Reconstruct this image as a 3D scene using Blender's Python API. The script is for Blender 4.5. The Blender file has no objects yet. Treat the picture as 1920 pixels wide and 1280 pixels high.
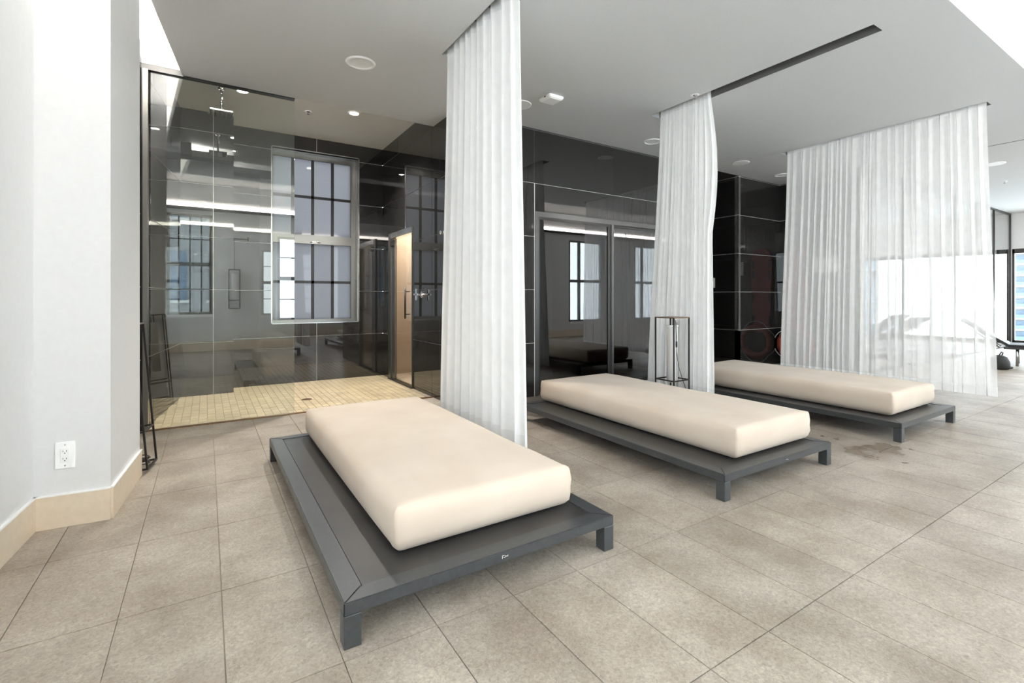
import bpy, bmesh, math, random
from mathutils import Vector, Matrix

S = bpy.context.scene
COL = S.collection
random.seed(7)

# ------------------------------------------------------------------ camera
cam_data = bpy.data.cameras.new('camera')
cam_data.sensor_width = 36.0
cam_data.lens = 905.0 / 1920.0 * 36.0
cam_data.shift_y = -(640.0 - 557.0) / 1920.0
cam_data.clip_start = 0.02
cam_data.clip_end = 600
cam = bpy.data.objects.new('camera', cam_data)
cam.location = (0, 0, 1.11)
cam.rotation_euler = (math.radians(90), 0, math.radians(-32.3646))
COL.objects.link(cam)
S.camera = cam

# ------------------------------------------------------------------ world: bright overcast daylight
W = bpy.data.worlds.new('overcast_sky')
S.world = W
W.use_nodes = True
wn = W.node_tree.nodes
wn['Background'].inputs[0].default_value = (0.86, 0.94, 1.0, 1)
wn['Background'].inputs[1].default_value = 3.9

# ------------------------------------------------------------------ view
S.view_settings.view_transform = 'Standard'
S.view_settings.look = 'None'
S.view_settings.exposure = 1.52
S.view_settings.gamma = 1.0
S.view_settings.use_curve_mapping = False
try:
    S.cycles.use_denoising = True
    S.cycles.max_bounces = 9
    S.cycles.diffuse_bounces = 6
    S.cycles.glossy_bounces = 5
    S.cycles.transparent_max_bounces = 18
    S.cycles.transmission_bounces = 6
    S.cycles.sample_clamp_indirect = 8.0
    S.cycles.caustics_reflective = False
    S.cycles.caustics_refractive = False
except Exception:
    pass

# ------------------------------------------------------------------ materials
M = {}


def mat(name, color, rough=0.5, metal=0.0, ior=1.45, spec=0.5, emit=None, strength=0.0):
    m = bpy.data.materials.new(name)
    m.use_nodes = True
    b = m.node_tree.nodes['Principled BSDF']
    b.inputs['Base Color'].default_value = (*color, 1)
    b.inputs['Roughness'].default_value = rough
    b.inputs['Metallic'].default_value = metal
    b.inputs['IOR'].default_value = ior
    b.inputs['Specular IOR Level'].default_value = spec
    if emit:
        b.inputs['Emission Color'].default_value = (*emit, 1)
        b.inputs['Emission Strength'].default_value = strength
    M[name] = m
    return m


def nodes_of(m):
    nt = m.node_tree
    return nt, nt.nodes, nt.links, nt.nodes['Principled BSDF']


def add_noise_color(m, c1, c2, scale, detail=6, rough=0.6, bump=0.0, world=True, per_object=0.0, bscale=None):
    nt, N, L, b = nodes_of(m)
    if world:
        g = N.new('ShaderNodeNewGeometry')
        src = g.outputs['Position']
    else:
        g = N.new('ShaderNodeTexCoord')
        src = g.outputs['Object']
    n = N.new('ShaderNodeTexNoise')
    n.inputs['Scale'].default_value = scale
    n.inputs['Detail'].default_value = detail
    n.inputs['Roughness'].default_value = rough
    L.new(src, n.inputs['Vector'])
    r = N.new('ShaderNodeValToRGB')
    r.color_ramp.elements[0].position = 0.32
    r.color_ramp.elements[0].color = (*c1, 1)
    r.color_ramp.elements[1].position = 0.68
    r.color_ramp.elements[1].color = (*c2, 1)
    L.new(n.outputs['Fac'], r.inputs['Fac'])
    out = r.outputs['Color']
    if per_object > 0:
        oi = N.new('ShaderNodeObjectInfo')
        mp = N.new('ShaderNodeMapRange')
        mp.inputs['To Min'].default_value = 1 - per_object
        mp.inputs['To Max'].default_value = 1 + per_object
        L.new(oi.outputs['Random'], mp.inputs['Value'])
        mx = N.new('ShaderNodeVectorMath')
        mx.operation = 'SCALE'
        L.new(out, mx.inputs[0])
        L.new(mp.outputs['Result'], mx.inputs['Scale'])
        out = mx.outputs['Vector']
    L.new(out, b.inputs['Base Color'])
    if bump > 0:
        n2 = N.new('ShaderNodeTexNoise')
        n2.inputs['Scale'].default_value = bscale or scale * 4
        n2.inputs['Detail'].default_value = 5
        L.new(src, n2.inputs['Vector'])
        bp = N.new('ShaderNodeBump')
        bp.inputs['Strength'].default_value = bump
        bp.inputs['Distance'].default_value = 0.01
        L.new(n2.outputs['Fac'], bp.inputs['Height'])
        L.new(bp.outputs['Normal'], b.inputs['Normal'])
    return out


# floor porcelain with cloudy mottling, a fine grain and some damp marks
m = mat('floor_tile', (0.4, 0.36, 0.32), rough=0.5)
nt, N, L, b = nodes_of(m)
geo = N.new('ShaderNodeNewGeometry')
n1 = N.new('ShaderNodeTexNoise'); n1.inputs['Scale'].default_value = 2.6; n1.inputs['Detail'].default_value = 5; n1.inputs['Roughness'].default_value = 0.6
n2 = N.new('ShaderNodeTexNoise'); n2.inputs['Scale'].default_value = 75; n2.inputs['Detail'].default_value = 4; n2.inputs['Roughness'].default_value = 0.7; n2.inputs['Distortion'].default_value = 1.2
for n in (n1, n2):
    L.new(geo.outputs['Position'], n.inputs['Vector'])
r1 = N.new('ShaderNodeValToRGB')
r1.color_ramp.elements[0].position = 0.33; r1.color_ramp.elements[0].color = (0.255, 0.21, 0.168, 1)
r1.color_ramp.elements[1].position = 0.68; r1.color_ramp.elements[1].color = (0.41, 0.362, 0.305, 1)
L.new(n1.outputs['Fac'], r1.inputs['Fac'])
r2 = N.new('ShaderNodeMapRange')
r2.inputs['From Min'].default_value = 0.3; r2.inputs['From Max'].default_value = 0.7
r2.inputs['To Min'].default_value = 0.66; r2.inputs['To Max'].default_value = 1.26
L.new(n2.outputs['Fac'], r2.inputs['Value'])
mul = N.new('ShaderNodeVectorMath'); mul.operation = 'SCALE'
L.new(r1.outputs['Color'], mul.inputs[0]); L.new(r2.outputs['Result'], mul.inputs['Scale'])
oi = N.new('ShaderNodeObjectInfo')
mp = N.new('ShaderNodeMapRange'); mp.inputs['To Min'].default_value = 0.94; mp.inputs['To Max'].default_value = 1.05
L.new(oi.outputs['Random'], mp.inputs['Value'])
mul2 = N.new('ShaderNodeVectorMath'); mul2.operation = 'SCALE'
L.new(mul.outputs['Vector'], mul2.inputs[0]); L.new(mp.outputs['Result'], mul2.inputs['Scale'])
# damp marks: noise blotches inside a few patches of the floor
wet = None
for (cx, cy, rad) in ((4.15, 1.60, 0.58),):
    d = N.new('ShaderNodeVectorMath'); d.operation = 'DISTANCE'
    d.inputs[1].default_value = (cx, cy, 0)
    L.new(geo.outputs['Position'], d.inputs[0])
    q = N.new('ShaderNodeMapRange'); q.inputs['From Min'].default_value = rad; q.inputs['From Max'].default_value = 0
    L.new(d.outputs['Value'], q.inputs['Value'])
    if wet is None:
        wet = q.outputs['Result']
    else:
        a = N.new('ShaderNodeMath'); a.operation = 'MAXIMUM'
        L.new(wet, a.inputs[0]); L.new(q.outputs['Result'], a.inputs[1]); wet = a.outputs['Value']
n3 = N.new('ShaderNodeTexNoise'); n3.inputs['Scale'].default_value = 5.0; n3.inputs['Detail'].default_value = 4
L.new(geo.outputs['Position'], n3.inputs['Vector'])
a = N.new('ShaderNodeMath'); a.operation = 'MULTIPLY_ADD'; a.inputs[1].default_value = 0.42; 
L.new(wet, a.inputs[0]); L.new(n3.outputs['Fac'], a.inputs[2])
st = N.new('ShaderNodeMapRange'); st.inputs['From Min'].default_value = 0.72; st.inputs['From Max'].default_value = 0.84
L.new(a.outputs['Value'], st.inputs['Value'])
mx = N.new('ShaderNodeMix'); mx.data_type = 'RGBA'; mx.blend_type = 'MULTIPLY'
mx.inputs['B'].default_value = (0.70, 0.65, 0.60, 1)
L.new(st.outputs['Result'], mx.inputs['Factor']); L.new(mul2.outputs['Vector'], mx.inputs['A'])
L.new(mx.outputs['Result'], b.inputs['Base Color'])
rr = N.new('ShaderNodeMapRange'); rr.inputs['To Min'].default_value = 0.46; rr.inputs['To Max'].default_value = 0.25
L.new(st.outputs['Result'], rr.inputs['Value']); L.new(rr.outputs['Result'], b.inputs['Roughness'])
bp = N.new('ShaderNodeBump'); bp.inputs['Strength'].default_value = 0.12; bp.inputs['Distance'].default_value = 0.004
L.new(n2.outputs['Fac'], bp.inputs['Height']); L.new(bp.outputs['Normal'], b.inputs['Normal'])

mat('floor_grout', (0.42, 0.36, 0.29), 0.8)
mat('mosaic_tile', (0.5, 0.4, 0.26), 0.35)
add_noise_color(M['mosaic_tile'], (0.43, 0.35, 0.225), (0.56, 0.47, 0.32), 6, per_object=0.12)
mat('mosaic_grout', (0.30, 0.25, 0.17), 0.8)
mat('black_tile', (0.014, 0.0135, 0.013), rough=0.012, ior=1.66, spec=0.6)
add_noise_color(M['black_tile'], (0.010, 0.0098, 0.0095), (0.022, 0.021, 0.020), 40, detail=3)
mat('tile_grout', (0.72, 0.71, 0.68), 0.6)
mat('ceiling_grey', (0.43, 0.43, 0.425), 0.75)
add_noise_color(M['ceiling_grey'], (0.61, 0.613, 0.61), (0.63, 0.633, 0.63), 60, detail=2)
mat('ceiling_grey_lightened', (0.80, 0.80, 0.79), 0.75)  # lighter copy of the ceiling grey, makes up for weak light in the recess
mat('slot_shade_liner', (0.16, 0.155, 0.145), 0.5)  # dark colour standing in for the shade inside the curtain slots
mat('white_paint', (0.86, 0.855, 0.84), 0.55)
add_noise_color(M['white_paint'], (0.71, 0.708, 0.705), (0.73, 0.728, 0.725), 30, detail=2)
mat('beige_base', (0.62, 0.53, 0.42), 0.5)
add_noise_color(M['beige_base'], (0.70, 0.59, 0.455), (0.75, 0.645, 0.51), 25)
mat('white_plastic', (0.92, 0.92, 0.91), 0.35)
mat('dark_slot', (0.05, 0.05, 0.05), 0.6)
mat('platform_metal', (0.060, 0.063, 0.064), 0.34, metal=0.0, ior=1.6)
add_noise_color(M['platform_metal'], (0.034, 0.037, 0.039), (0.046, 0.05, 0.053), 60, detail=4)
mat('platform_top', (0.045, 0.044, 0.042), 0.34, ior=1.55)
add_noise_color(M['platform_top'], (0.024, 0.023, 0.022), (0.036, 0.034, 0.032), 7, detail=8)
mat('black_metal', (0.022, 0.019, 0.017), 0.4, metal=0.3)
mat('bronze', (0.12, 0.065, 0.035), 0.35, metal=0.4)
mat('strip_brass', (0.30, 0.16, 0.06), 0.3, metal=0.8)
mat('frame_metal', (0.20, 0.195, 0.18), 0.28, metal=0.9)
mat('door_frame', (0.11, 0.11, 0.11), 0.3, metal=0.8)
mat('gym_fill_glow', (1, 1, 1), 0.5, emit=(1.0, 0.98, 0.95), strength=30.0)  # glow of the added panels behind the sheer curtain
mat('dark_frame', (0.05, 0.048, 0.045), 0.35, metal=0.6)
mat('chrome', (0.8, 0.8, 0.8), 0.1, metal=1.0)
mat('brushed_steel', (0.45, 0.46, 0.46), 0.22, metal=1.0)
mat('lamp_shade', (0.93, 0.925, 0.91), 0.6)
mat('cord_black', (0.02, 0.02, 0.02), 0.5)
mat('led', (1, 1, 1), 0.5, emit=(1.0, 0.94, 0.85), strength=15.0)
mat('led_cove', (1, 1, 1), 0.5, emit=(1.0, 0.965, 0.92), strength=36.0)
mat('led_side', (1, 1, 1), 0.5, emit=(1.0, 0.97, 0.93), strength=185.0)
mat('led_warm', (1, 1, 1), 0.5, emit=(1.0, 0.90, 0.78), strength=24.0)
mat('bulb', (1, 1, 1), 0.5, emit=(1.0, 0.97, 0.92), strength=60.0)
mat('muntin', (0.012, 0.012, 0.013), 0.4)
mat('mark_white', (0.88, 0.88, 0.87), 0.5)
mat('board_red', (0.30, 0.055, 0.05), 0.4)
mat('buoy_red', (0.36, 0.065, 0.04), 0.45)
mat('rope_white', (0.8, 0.8, 0.78), 0.7)
mat('gym_grey', (0.10, 0.10, 0.11), 0.45)
mat('chaise_black', (0.02, 0.02, 0.021), 0.5)
mat('towel_white', (0.8, 0.8, 0.8), 0.8)
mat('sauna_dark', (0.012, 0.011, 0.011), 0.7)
mat('warm_wall', (0.62, 0.53, 0.43), 0.6)
mat('brown_wall', (0.24, 0.16, 0.11), 0.5)
mat('concrete_pale', (0.80, 0.82, 0.83), 0.7)
mat('facade_blue', (0.06, 0.10, 0.14), 0.4)
mat('facade_pale', (0.16, 0.17, 0.175), 0.7)
mat('facade_white', (0.30, 0.31, 0.31), 0.7)
mat('facade_brown', (0.055, 0.042, 0.036), 0.6)
mat('facade_dark', (0.012, 0.014, 0.017), 0.3)

mat('fabric_cream', (0.80, 0.70, 0.585), 0.85)
nt, N, L, b = nodes_of(M['fabric_cream'])
tc = N.new('ShaderNodeTexCoord')
nz = N.new('ShaderNodeTexNoise'); nz.inputs['Scale'].default_value = 4; nz.inputs['Detail'].default_value = 4
rp = N.new('ShaderNodeValToRGB')
rp.color_ramp.elements[0].position = 0.3; rp.color_ramp.elements[0].color = (0.56, 0.46, 0.368, 1)
rp.color_ramp.elements[1].position = 0.7; rp.color_ramp.elements[1].color = (0.605, 0.512, 0.42, 1)
L.new(tc.outputs['Object'], nz.inputs['Vector']); L.new(nz.outputs['Fac'], rp.inputs['Fac']); L.new(rp.outputs['Color'], b.inputs['Base Color'])
nw = N.new('ShaderNodeTexNoise'); nw.inputs['Scale'].default_value = 350; nw.inputs['Detail'].default_value = 2
L.new(tc.outputs['Object'], nw.inputs['Vector'])
bw = N.new('ShaderNodeBump'); bw.inputs['Strength'].default_value = 0.08; bw.inputs['Distance'].default_value = 0.002
L.new(nw.outputs['Fac'], bw.inputs['Height']); L.new(bw.outputs['Normal'], b.inputs['Normal'])
b.inputs['Sheen Weight'].default_value = 0.15


def glass_mat(name, tint, ior, boost=1.0, rough=0.0, gloss=(1, 1, 1)):
    m = bpy.data.materials.new(name)
    m.use_nodes = True
    nt = m.node_tree
    N = nt.nodes
    L = nt.links
    N.clear()
    out = N.new('ShaderNodeOutputMaterial')
    t = N.new('ShaderNodeBsdfTransparent'); t.inputs[0].default_value = (*tint, 1)
    g = N.new('ShaderNodeBsdfGlossy'); g.inputs['Roughness'].default_value = rough; g.inputs['Color'].default_value = (*gloss, 1)
    f = N.new('ShaderNodeFresnel')
    ge = N.new('ShaderNodeNewGeometry')          # both faces of the sheet reflect like an outer face
    io = N.new('ShaderNodeMapRange'); io.inputs['To Min'].default_value = ior; io.inputs['To Max'].default_value = 1.0 / ior
    L.new(ge.outputs['Backfacing'], io.inputs['Value']); L.new(io.outputs['Result'], f.inputs['IOR'])
    k = N.new('ShaderNodeMath'); k.operation = 'MULTIPLY'; k.inputs[1].default_value = boost; k.use_clamp = True
    x = N.new('ShaderNodeMixShader')
    L.new(f.outputs[0], k.inputs[0]); L.new(k.outputs[0], x.inputs[0])
    L.new(t.outputs[0], x.inputs[1]); L.new(g.outputs[0], x.inputs[2]); L.new(x.outputs[0], out.inputs[0])
    M[name] = m


glass_mat('shower_glass', (0.93, 0.945, 0.92), 1.5, 1.9)
glass_mat('window_glass', (0.97, 0.985, 0.985), 1.5, 1.0)
glass_mat('smoked_glass', (0.26, 0.26, 0.27), 1.5, 2.2)
glass_mat('door_glass', (0.90, 0.89, 0.87), 1.5, 1.0)
glass_mat('partition_glass', (0.86, 0.875, 0.885), 1.5, 1.0)


def sheer_mat(name, density, col=(0.975, 0.975, 0.97), trans=0.33):
    m = bpy.data.materials.new(name)
    m.use_nodes = True
    nt = m.node_tree
    N = nt.nodes
    L = nt.links
    N.clear()
    out = N.new('ShaderNodeOutputMaterial')
    t = N.new('ShaderNodeBsdfTransparent')
    d = N.new('ShaderNodeBsdfDiffuse'); d.inputs[0].default_value = (*col, 1)
    tr = N.new('ShaderNodeBsdfTranslucent'); tr.inputs[0].default_value = (*col, 1)
    a = N.new('ShaderNodeMixShader'); a.inputs[0].default_value = trans
    L.new(d.outputs[0], a.inputs[1]); L.new(tr.outputs[0], a.inputs[2])
    x = N.new('ShaderNodeMixShader')
    # woven density, slightly uneven
    tc = N.new('ShaderNodeTexCoord'); nz = N.new('ShaderNodeTexNoise'); nz.inputs['Scale'].default_value = 14
    mr = N.new('ShaderNodeMapRange'); mr.inputs['To Min'].default_value = density - 0.05; mr.inputs['To Max'].default_value = density + 0.05
    L.new(tc.outputs['Object'], nz.inputs['Vector']); L.new(nz.outputs['Fac'], mr.inputs['Value']); L.new(mr.outputs['Result'], x.inputs[0])
    L.new(t.outputs[0], x.inputs[1]); L.new(a.outputs[0], x.inputs[2]); L.new(x.outputs[0], out.inputs[0])
    M[name] = m


sheer_mat('curtain_dense', 0.94, trans=0.33)
sheer_mat('curtain_sheer', 0.62, trans=0.48)
sheer_mat('curtain_hem', 0.85)
sheer_mat('curtain_dark', 0.75, (0.05, 0.048, 0.045), 0.2)

# frosted glass: translucent, rough reflection
m = bpy.data.materials.new('frosted_glass'); m.use_nodes = True
nt = m.node_tree; N = nt.nodes; L = nt.links; N.clear()
out = N.new('ShaderNodeOutputMaterial')
tr = N.new('ShaderNodeBsdfTranslucent'); tr.inputs[0].default_value = (0.085, 0.085, 0.102, 1)
g = N.new('ShaderNodeBsdfGlossy'); g.inputs['Roughness'].default_value = 0.04
f = N.new('ShaderNodeFresnel'); f.inputs['IOR'].default_value = 1.35
x = N.new('ShaderNodeMixShader')
tc = N.new('ShaderNodeNewGeometry'); nz = N.new('ShaderNodeTexNoise'); nz.inputs['Scale'].default_value = 60; nz.inputs['Detail'].default_value = 3
rp = N.new('ShaderNodeValToRGB')
rp.color_ramp.elements[0].color = (0.238, 0.238, 0.246, 1); rp.color_ramp.elements[1].color = (0.285, 0.282, 0.288, 1)
L.new(tc.outputs['Position'], nz.inputs['Vector']); L.new(nz.outputs['Fac'], rp.inputs['Fac']); L.new(rp.outputs['Color'], tr.inputs[0])
L.new(f.outputs[0], x.inputs[0]); L.new(tr.outputs[0], x.inputs[1]); L.new(g.outputs[0], x.inputs[2]); L.new(x.outputs[0], out.inputs[0])
M['frosted_glass'] = m


# ------------------------------------------------------------------ mesh helpers
def mesh_obj(name, me, material, parent=None):
    if material is not None and not me.materials:
        me.materials.append(M[material] if isinstance(material, str) else material)
    o = bpy.data.objects.new(name, me)
    COL.objects.link(o)
    if parent is not None:
        o.parent = parent
    return o


def bm_obj(name, bm, material, parent=None, smooth=False):
    bmesh.ops.recalc_face_normals(bm, faces=bm.faces)
    me = bpy.data.meshes.new(name)
    bm.to_mesh(me)
    bm.free()
    if smooth:
        for p in me.polygons:
            p.use_smooth = True
    return mesh_obj(name, me, material, parent)


def add_box(bm, x0, x1, y0, y1, z0, z1):
    vs = [bm.verts.new(p) for p in ((x0, y0, z0), (x1, y0, z0), (x1, y1, z0), (x0, y1, z0), (x0, y0, z1), (x1, y0, z1), (x1, y1, z1), (x0, y1, z1))]
    for f in ((0, 3, 2, 1), (4, 5, 6, 7), (0, 1, 5, 4), (1, 2, 6, 5), (2, 3, 7, 6), (3, 0, 4, 7)):
        bm.faces.new([vs[i] for i in f])
    return vs


def box(name, x0, x1, y0, y1, z0, z1, material, parent=None, bevel=0.0, seg=2):
    bm = bmesh.new()
    add_box(bm, x0, x1, y0, y1, z0, z1)
    if bevel > 0:
        bmesh.ops.bevel(bm, geom=list(bm.edges), offset=bevel, segments=seg, affect='EDGES', profile=0.5)
    return bm_obj(name, bm, material, parent)


def add_prism(bm, poly, z0, z1):
    a = [bm.verts.new((p[0], p[1], z0)) for p in poly]
    c = [bm.verts.new((p[0], p[1], z1)) for p in poly]
    n = len(poly)
    bm.faces.new(list(reversed(a)))
    bm.faces.new(c)
    for i in range(n):
        bm.faces.new((a[i], a[(i + 1) % n], c[(i + 1) % n], c[i]))


def prism(name, poly, z0, z1, material, parent=None):
    bm = bmesh.new()
    add_prism(bm, poly, z0, z1)
    return bm_obj(name, bm, material, parent)


def add_tube(bm, pts, r, n=8, closed=False):
    pts = [Vector(p) for p in pts]
    rings = []
    cnt = len(pts)
    for i, p in enumerate(pts):
        if closed:
            t = (pts[(i + 1) % cnt] - pts[i - 1]).normalized()
        elif i == 0:
            t = (pts[1] - p).normalized()
        elif i == cnt - 1:
            t = (p - pts[-2]).normalized()
        else:
            t = (pts[i + 1] - pts[i - 1]).normalized()
        up = Vector((0, 0, 1)) if abs(t.z) < 0.9 else Vector((1, 0, 0))
        u = t.cross(up).normalized()
        v = t.cross(u).normalized()
        rr = r[i] if isinstance(r, (list, tuple)) else r
        rings.append([bm.verts.new(p + u * math.cos(2 * math.pi * k / n) * rr + v * math.sin(2 * math.pi * k / n) * rr) for k in range(n)])
    last = cnt if closed else cnt - 1
    for i in range(last):
        a, c = rings[i], rings[(i + 1) % cnt]
        for k in range(n):
            bm.faces.new((a[k], a[(k + 1) % n], c[(k + 1) % n], c[k]))
    if not closed:
        bm.faces.new(list(reversed(rings[0])))
        bm.faces.new(rings[-1])


def tube(name, pts, r, material, parent=None, n=8, closed=False):
    bm = bmesh.new()
    add_tube(bm, pts, r, n, closed)
    return bm_obj(name, bm, material, parent, smooth=True)


def add_lathe(bm, prof, c=(0, 0, 0), n=32):
    """revolve (r, z) points around the vertical axis through c"""
    rings = []
    for (r, z) in prof:
        if r < 1e-6:
            rings.append([bm.verts.new((c[0], c[1], c[2] + z))])
        else:
            rings.append([bm.verts.new((c[0] + r * math.cos(2 * math.pi * k / n), c[1] + r * math.sin(2 * math.pi * k / n), c[2] + z)) for k in range(n)])
    for a, b_ in zip(rings, rings[1:]):
        for k in range(n):
            k2 = (k + 1) % n
            if len(a) == 1 and len(b_) == 1:
                continue
            if len(a) == 1:
                bm.faces.new((a[0], b_[k2], b_[k]))
            elif len(b_) == 1:
                bm.faces.new((a[k], a[k2], b_[0]))
            else:
                bm.faces.new((a[k], a[k2], b_[k2], b_[k]))


def lathe(name, prof, c, material, parent=None, n=32):
    bm = bmesh.new()
    add_lathe(bm, prof, c, n)
    o = bm_obj(name, bm, material, parent, smooth=True)
    return o


def empty(name, loc=(0, 0, 0), rz=0.0):
    o = bpy.data.objects.new(name, None)
    o.empty_display_size = 0.1
    o.location = loc
    o.rotation_euler = (0, 0, rz)
    COL.objects.link(o)
    return o


def tag(o, label=None, cat=None, group=None, kind=None):
    if label:
        o['label'] = label
    if cat:
        o['category'] = cat
    if group:
        o['group'] = group
    if kind:
        o['kind'] = kind
    return o


def struct(o, label=None, cat=None):
    o['kind'] = 'structure'
    if label:
        o['label'] = label
    if cat:
        o['category'] = cat
    return o


# ------------------------------------------------------------------ tiled walls
TILE_CACHE = {}


def tile_mesh(key, w, h, t, material):
    k = (key, round(w, 4), round(h, 4), t)
    if k not in TILE_CACHE:
        bm = bmesh.new()
        add_box(bm, 0, w, -t, 0, 0, h)          # local: along +x, outwards -y, up z
        e = min(0.0012, t * 0.4)
        me = bpy.data.meshes.new(key)
        bmesh.ops.recalc_face_normals(bm, faces=bm.faces)
        bm.to_mesh(me)
        bm.free()
        me.materials.append(M[material])
        TILE_CACHE[k] = me
    return TILE_CACHE[k]


def subtract(r, holes):
    rects = [r]
    for (a0, a1, b0, b1) in holes:
        nxt = []
        for (u0, u1, v0, v1) in rects:
            iu0, iu1, iv0, iv1 = max(u0, a0), min(u1, a1), max(v0, b0), min(v1, b1)
            if iu0 >= iu1 - 1e-6 or iv0 >= iv1 - 1e-6:
                nxt.append((u0, u1, v0, v1))
                continue
            if u0 < iu0: nxt.append((u0, iu0, v0, v1))
            if iu1 < u1: nxt.append((iu1, u1, v0, v1))
            if v0 < iv0: nxt.append((iu0, iu1, v0, iv0))
            if iv1 < v1: nxt.append((iu0, iu1, iv1, v1))
        rects = [q for q in nxt if q[1] - q[0] > 0.012 and q[3] - q[2] > 0.012]
    return rects


def tiled_wall(name, p0, p1, z0, z1, ujoints, vjoints, holes=(), thick=0.06, gap=0.005, tile_t=0.008, label=None):
    """wall whose face runs from p0 to p1 (seen with p0 on the left), tiles proud of the grout bed"""
    p0 = Vector((p0[0], p0[1], 0)); p1 = Vector((p1[0], p1[1], 0))
    d = (p1 - p0); Lw = d.length; d.normalize()
    ang = math.atan2(d.y, d.x)
    root = empty(name, p0, ang)
    root.empty_display_size = 0.1
    struct(root, label)
    bm = bmesh.new()
    for (u0, u1, v0, v1) in subtract((0, Lw, z0, z1), holes):
        add_box(bm, u0, u1, tile_t - 0.002, thick, v0, v1)
    bm_obj('grout_bed', bm, 'tile_grout', root)
    us = [0] + [u for u in ujoints if 0.01 < u < Lw - 0.01] + [Lw]
    vs = [z0] + [v for v in vjoints if z0 + 0.01 < v < z1 - 0.01] + [z1]
    g = gap / 2
    for i in range(len(us) - 1):
        for j in range(len(vs) - 1):
            for (u0, u1, v0, v1) in subtract((us[i] + (g if i else 0), us[i + 1] - (g if i + 2 < len(us) else 0), vs[j] + (g if j else 0), vs[j + 1] - (g if j + 2 < len(vs) else 0)), holes):
                me = tile_mesh('tile', u1 - u0, v1 - v0, tile_t, 'black_tile')
                t = bpy.data.objects.new('tile', me)
                COL.objects.link(t)
                t.parent = root
                t.location = (u0, tile_t, v0)
    return root


VJ = [0.597 * k for k in range(1, 7)]

# ================================================================== STRUCTURE
CEIL = 2.998
REC = 3.21
UPPER = 3.46
YF = 1.105        # front edge of the dropped ceiling
YB = 4.435        # dark tiled wall with the smoked sliding doors
YREAR = -1.75
XFAR = 15.4


def xs_left(y):      # left edge of the dropped ceiling (runs slightly askew)
    return -0.296 + 0.11 * (y - 3.819)


# ---- floor: grout bed with separate tiles
floor = struct(box('floor', -1.3, XFAR, YREAR - 0.2, 8.2, -0.12, -0.006, 'floor_grout'), 'beige grey porcelain tiled floor')
TW, TL, GAP = 0.3058, 0.6155, 0.0035
bm = bmesh.new()
add_box(bm, 0, TW - GAP, 0, TL - GAP, -0.006, 0)
ft_me = bpy.data.meshes.new('floor_tile')
bmesh.ops.recalc_face_normals(bm, faces=bm.faces)
bm.to_mesh(ft_me); bm.free()
ft_me.materials.append(M['floor_tile'])
X0T, Y0T = 0.6605, 1.5145
cands, rest = [], []
cdir = Vector((0.535, 0.845)); rdir = Vector((0.845, -0.535))
for i in range(-7, 50):
    for j in range(-6, 11):
        x = X0T + i * TW; y = Y0T + j * TL
        if x + TW > XFAR or y < YREAR - 0.2 or y > 8 or x < -1.25:
            continue
        if y > 4.99 - TL * 0.3 and x < 2.2:      # shower mosaic lies there
            if y > 4.95:
                continue
        c = Vector((x + TW / 2, y + TL / 2))
        zc = c.dot(cdir); xc = c.dot(rdir)
        vis = zc > 0.4 and abs(xc / zc) < 1.12 and (905 * 1.11 / max(zc + 0.3, 0.1)) < 735 and not (y > 4.45)
        vis = vis and not (x < -0.75)
        (cands if vis else rest).append((zc, x, y))
cands.sort()
rest += cands[300:]
for (_, x, y) in cands[:300]:
    o = bpy.data.objects.new('floor_tile', ft_me)
    COL.objects.link(o)
    o.parent = floor
    o.location = (x + GAP / 2, y + GAP / 2, 0)
bm = bmesh.new()
for (_, x, y) in rest:
    add_box(bm, x + GAP / 2, x + TW - GAP / 2, y + GAP / 2, y + TL - GAP / 2, -0.006, 0)
tag(bm_obj('floor_tiles_beyond', bm, 'floor_tile', floor), 'beige floor tiles beyond the near rows', kind='stuff')

# ---- shower floor: mosaic in running bond
SHY0, SHY1 = 5.02, 6.85
shfloor = struct(box('floor_shower', -0.62, 2.15, SHY0 - 0.02, SHY1, -0.006, -0.0005, 'mosaic_grout'), 'tan mosaic floor of the shower')
MW, ML, MG = 0.066, 0.125, 0.005
mos_me = {}


def mosaic_mesh(w, l):
    k = (round(w, 3), round(l, 3))
    if k not in mos_me:
        bm = bmesh.new()
        add_box(bm, 0, w, 0, l, -0.0005, 0.004)
        me = bpy.data.meshes.new('mosaic_tile')
        bmesh.ops.recalc_face_normals(bm, faces=bm.faces)
        bm.to_mesh(me); bm.free()
        me.materials.append(M['mosaic_tile'])
        mos_me[k] = me
    return mos_me[k]


pieces = []
ncol = int((2.12 + 0.45) / MW)
for i in range(ncol):
    x = -0.45 + i * MW
    y = SHY0 - (ML * random.choice((0.0, 0.33, 0.5, 0.66)))
    while y < 6.80:
        y1 = min(y + ML, 6.80)
        ya = max(y, SHY0)
        if y1 - ya > 0.02 and x + MW / 2 > -0.40 + 0.127 * (ya - 5.1):
            pieces.append((ya, x, y1 - ya))
        y += ML
pieces.sort(key=lambda p: (p[0] + 0.15 * abs(p[1] - 0.6)))
for (y, x, l) in pieces[:300]:
    o = bpy.data.objects.new('mosaic_tile', mosaic_mesh(MW - MG, l - MG))
    COL.objects.link(o); o.parent = shfloor
    o.location = (x, y, random.uniform(-0.0004, 0.0004))
bm = bmesh.new()
for (y, x, l) in pieces[300:]:
    add_box(bm, x, x + MW - MG, y, y + l - MG, -0.0005, 0.004)
tag(bm_obj('mosaic_tiles_beyond', bm, 'mosaic_tile', shfloor), 'tan mosaic pieces towards the back wall', kind='stuff')
struct(box('trim_1', -0.45, 2.115, 4.975, 5.02, -0.006, 0.006, 'strip_brass'), 'brown metal threshold strip under the shower glass')
lathe('floor_drain', [(0, 0.006), (0.05, 0.006), (0.056, 0.003), (0.056, 0.0)], (0.921, 5.611, 0.0), 'bronze')
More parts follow.
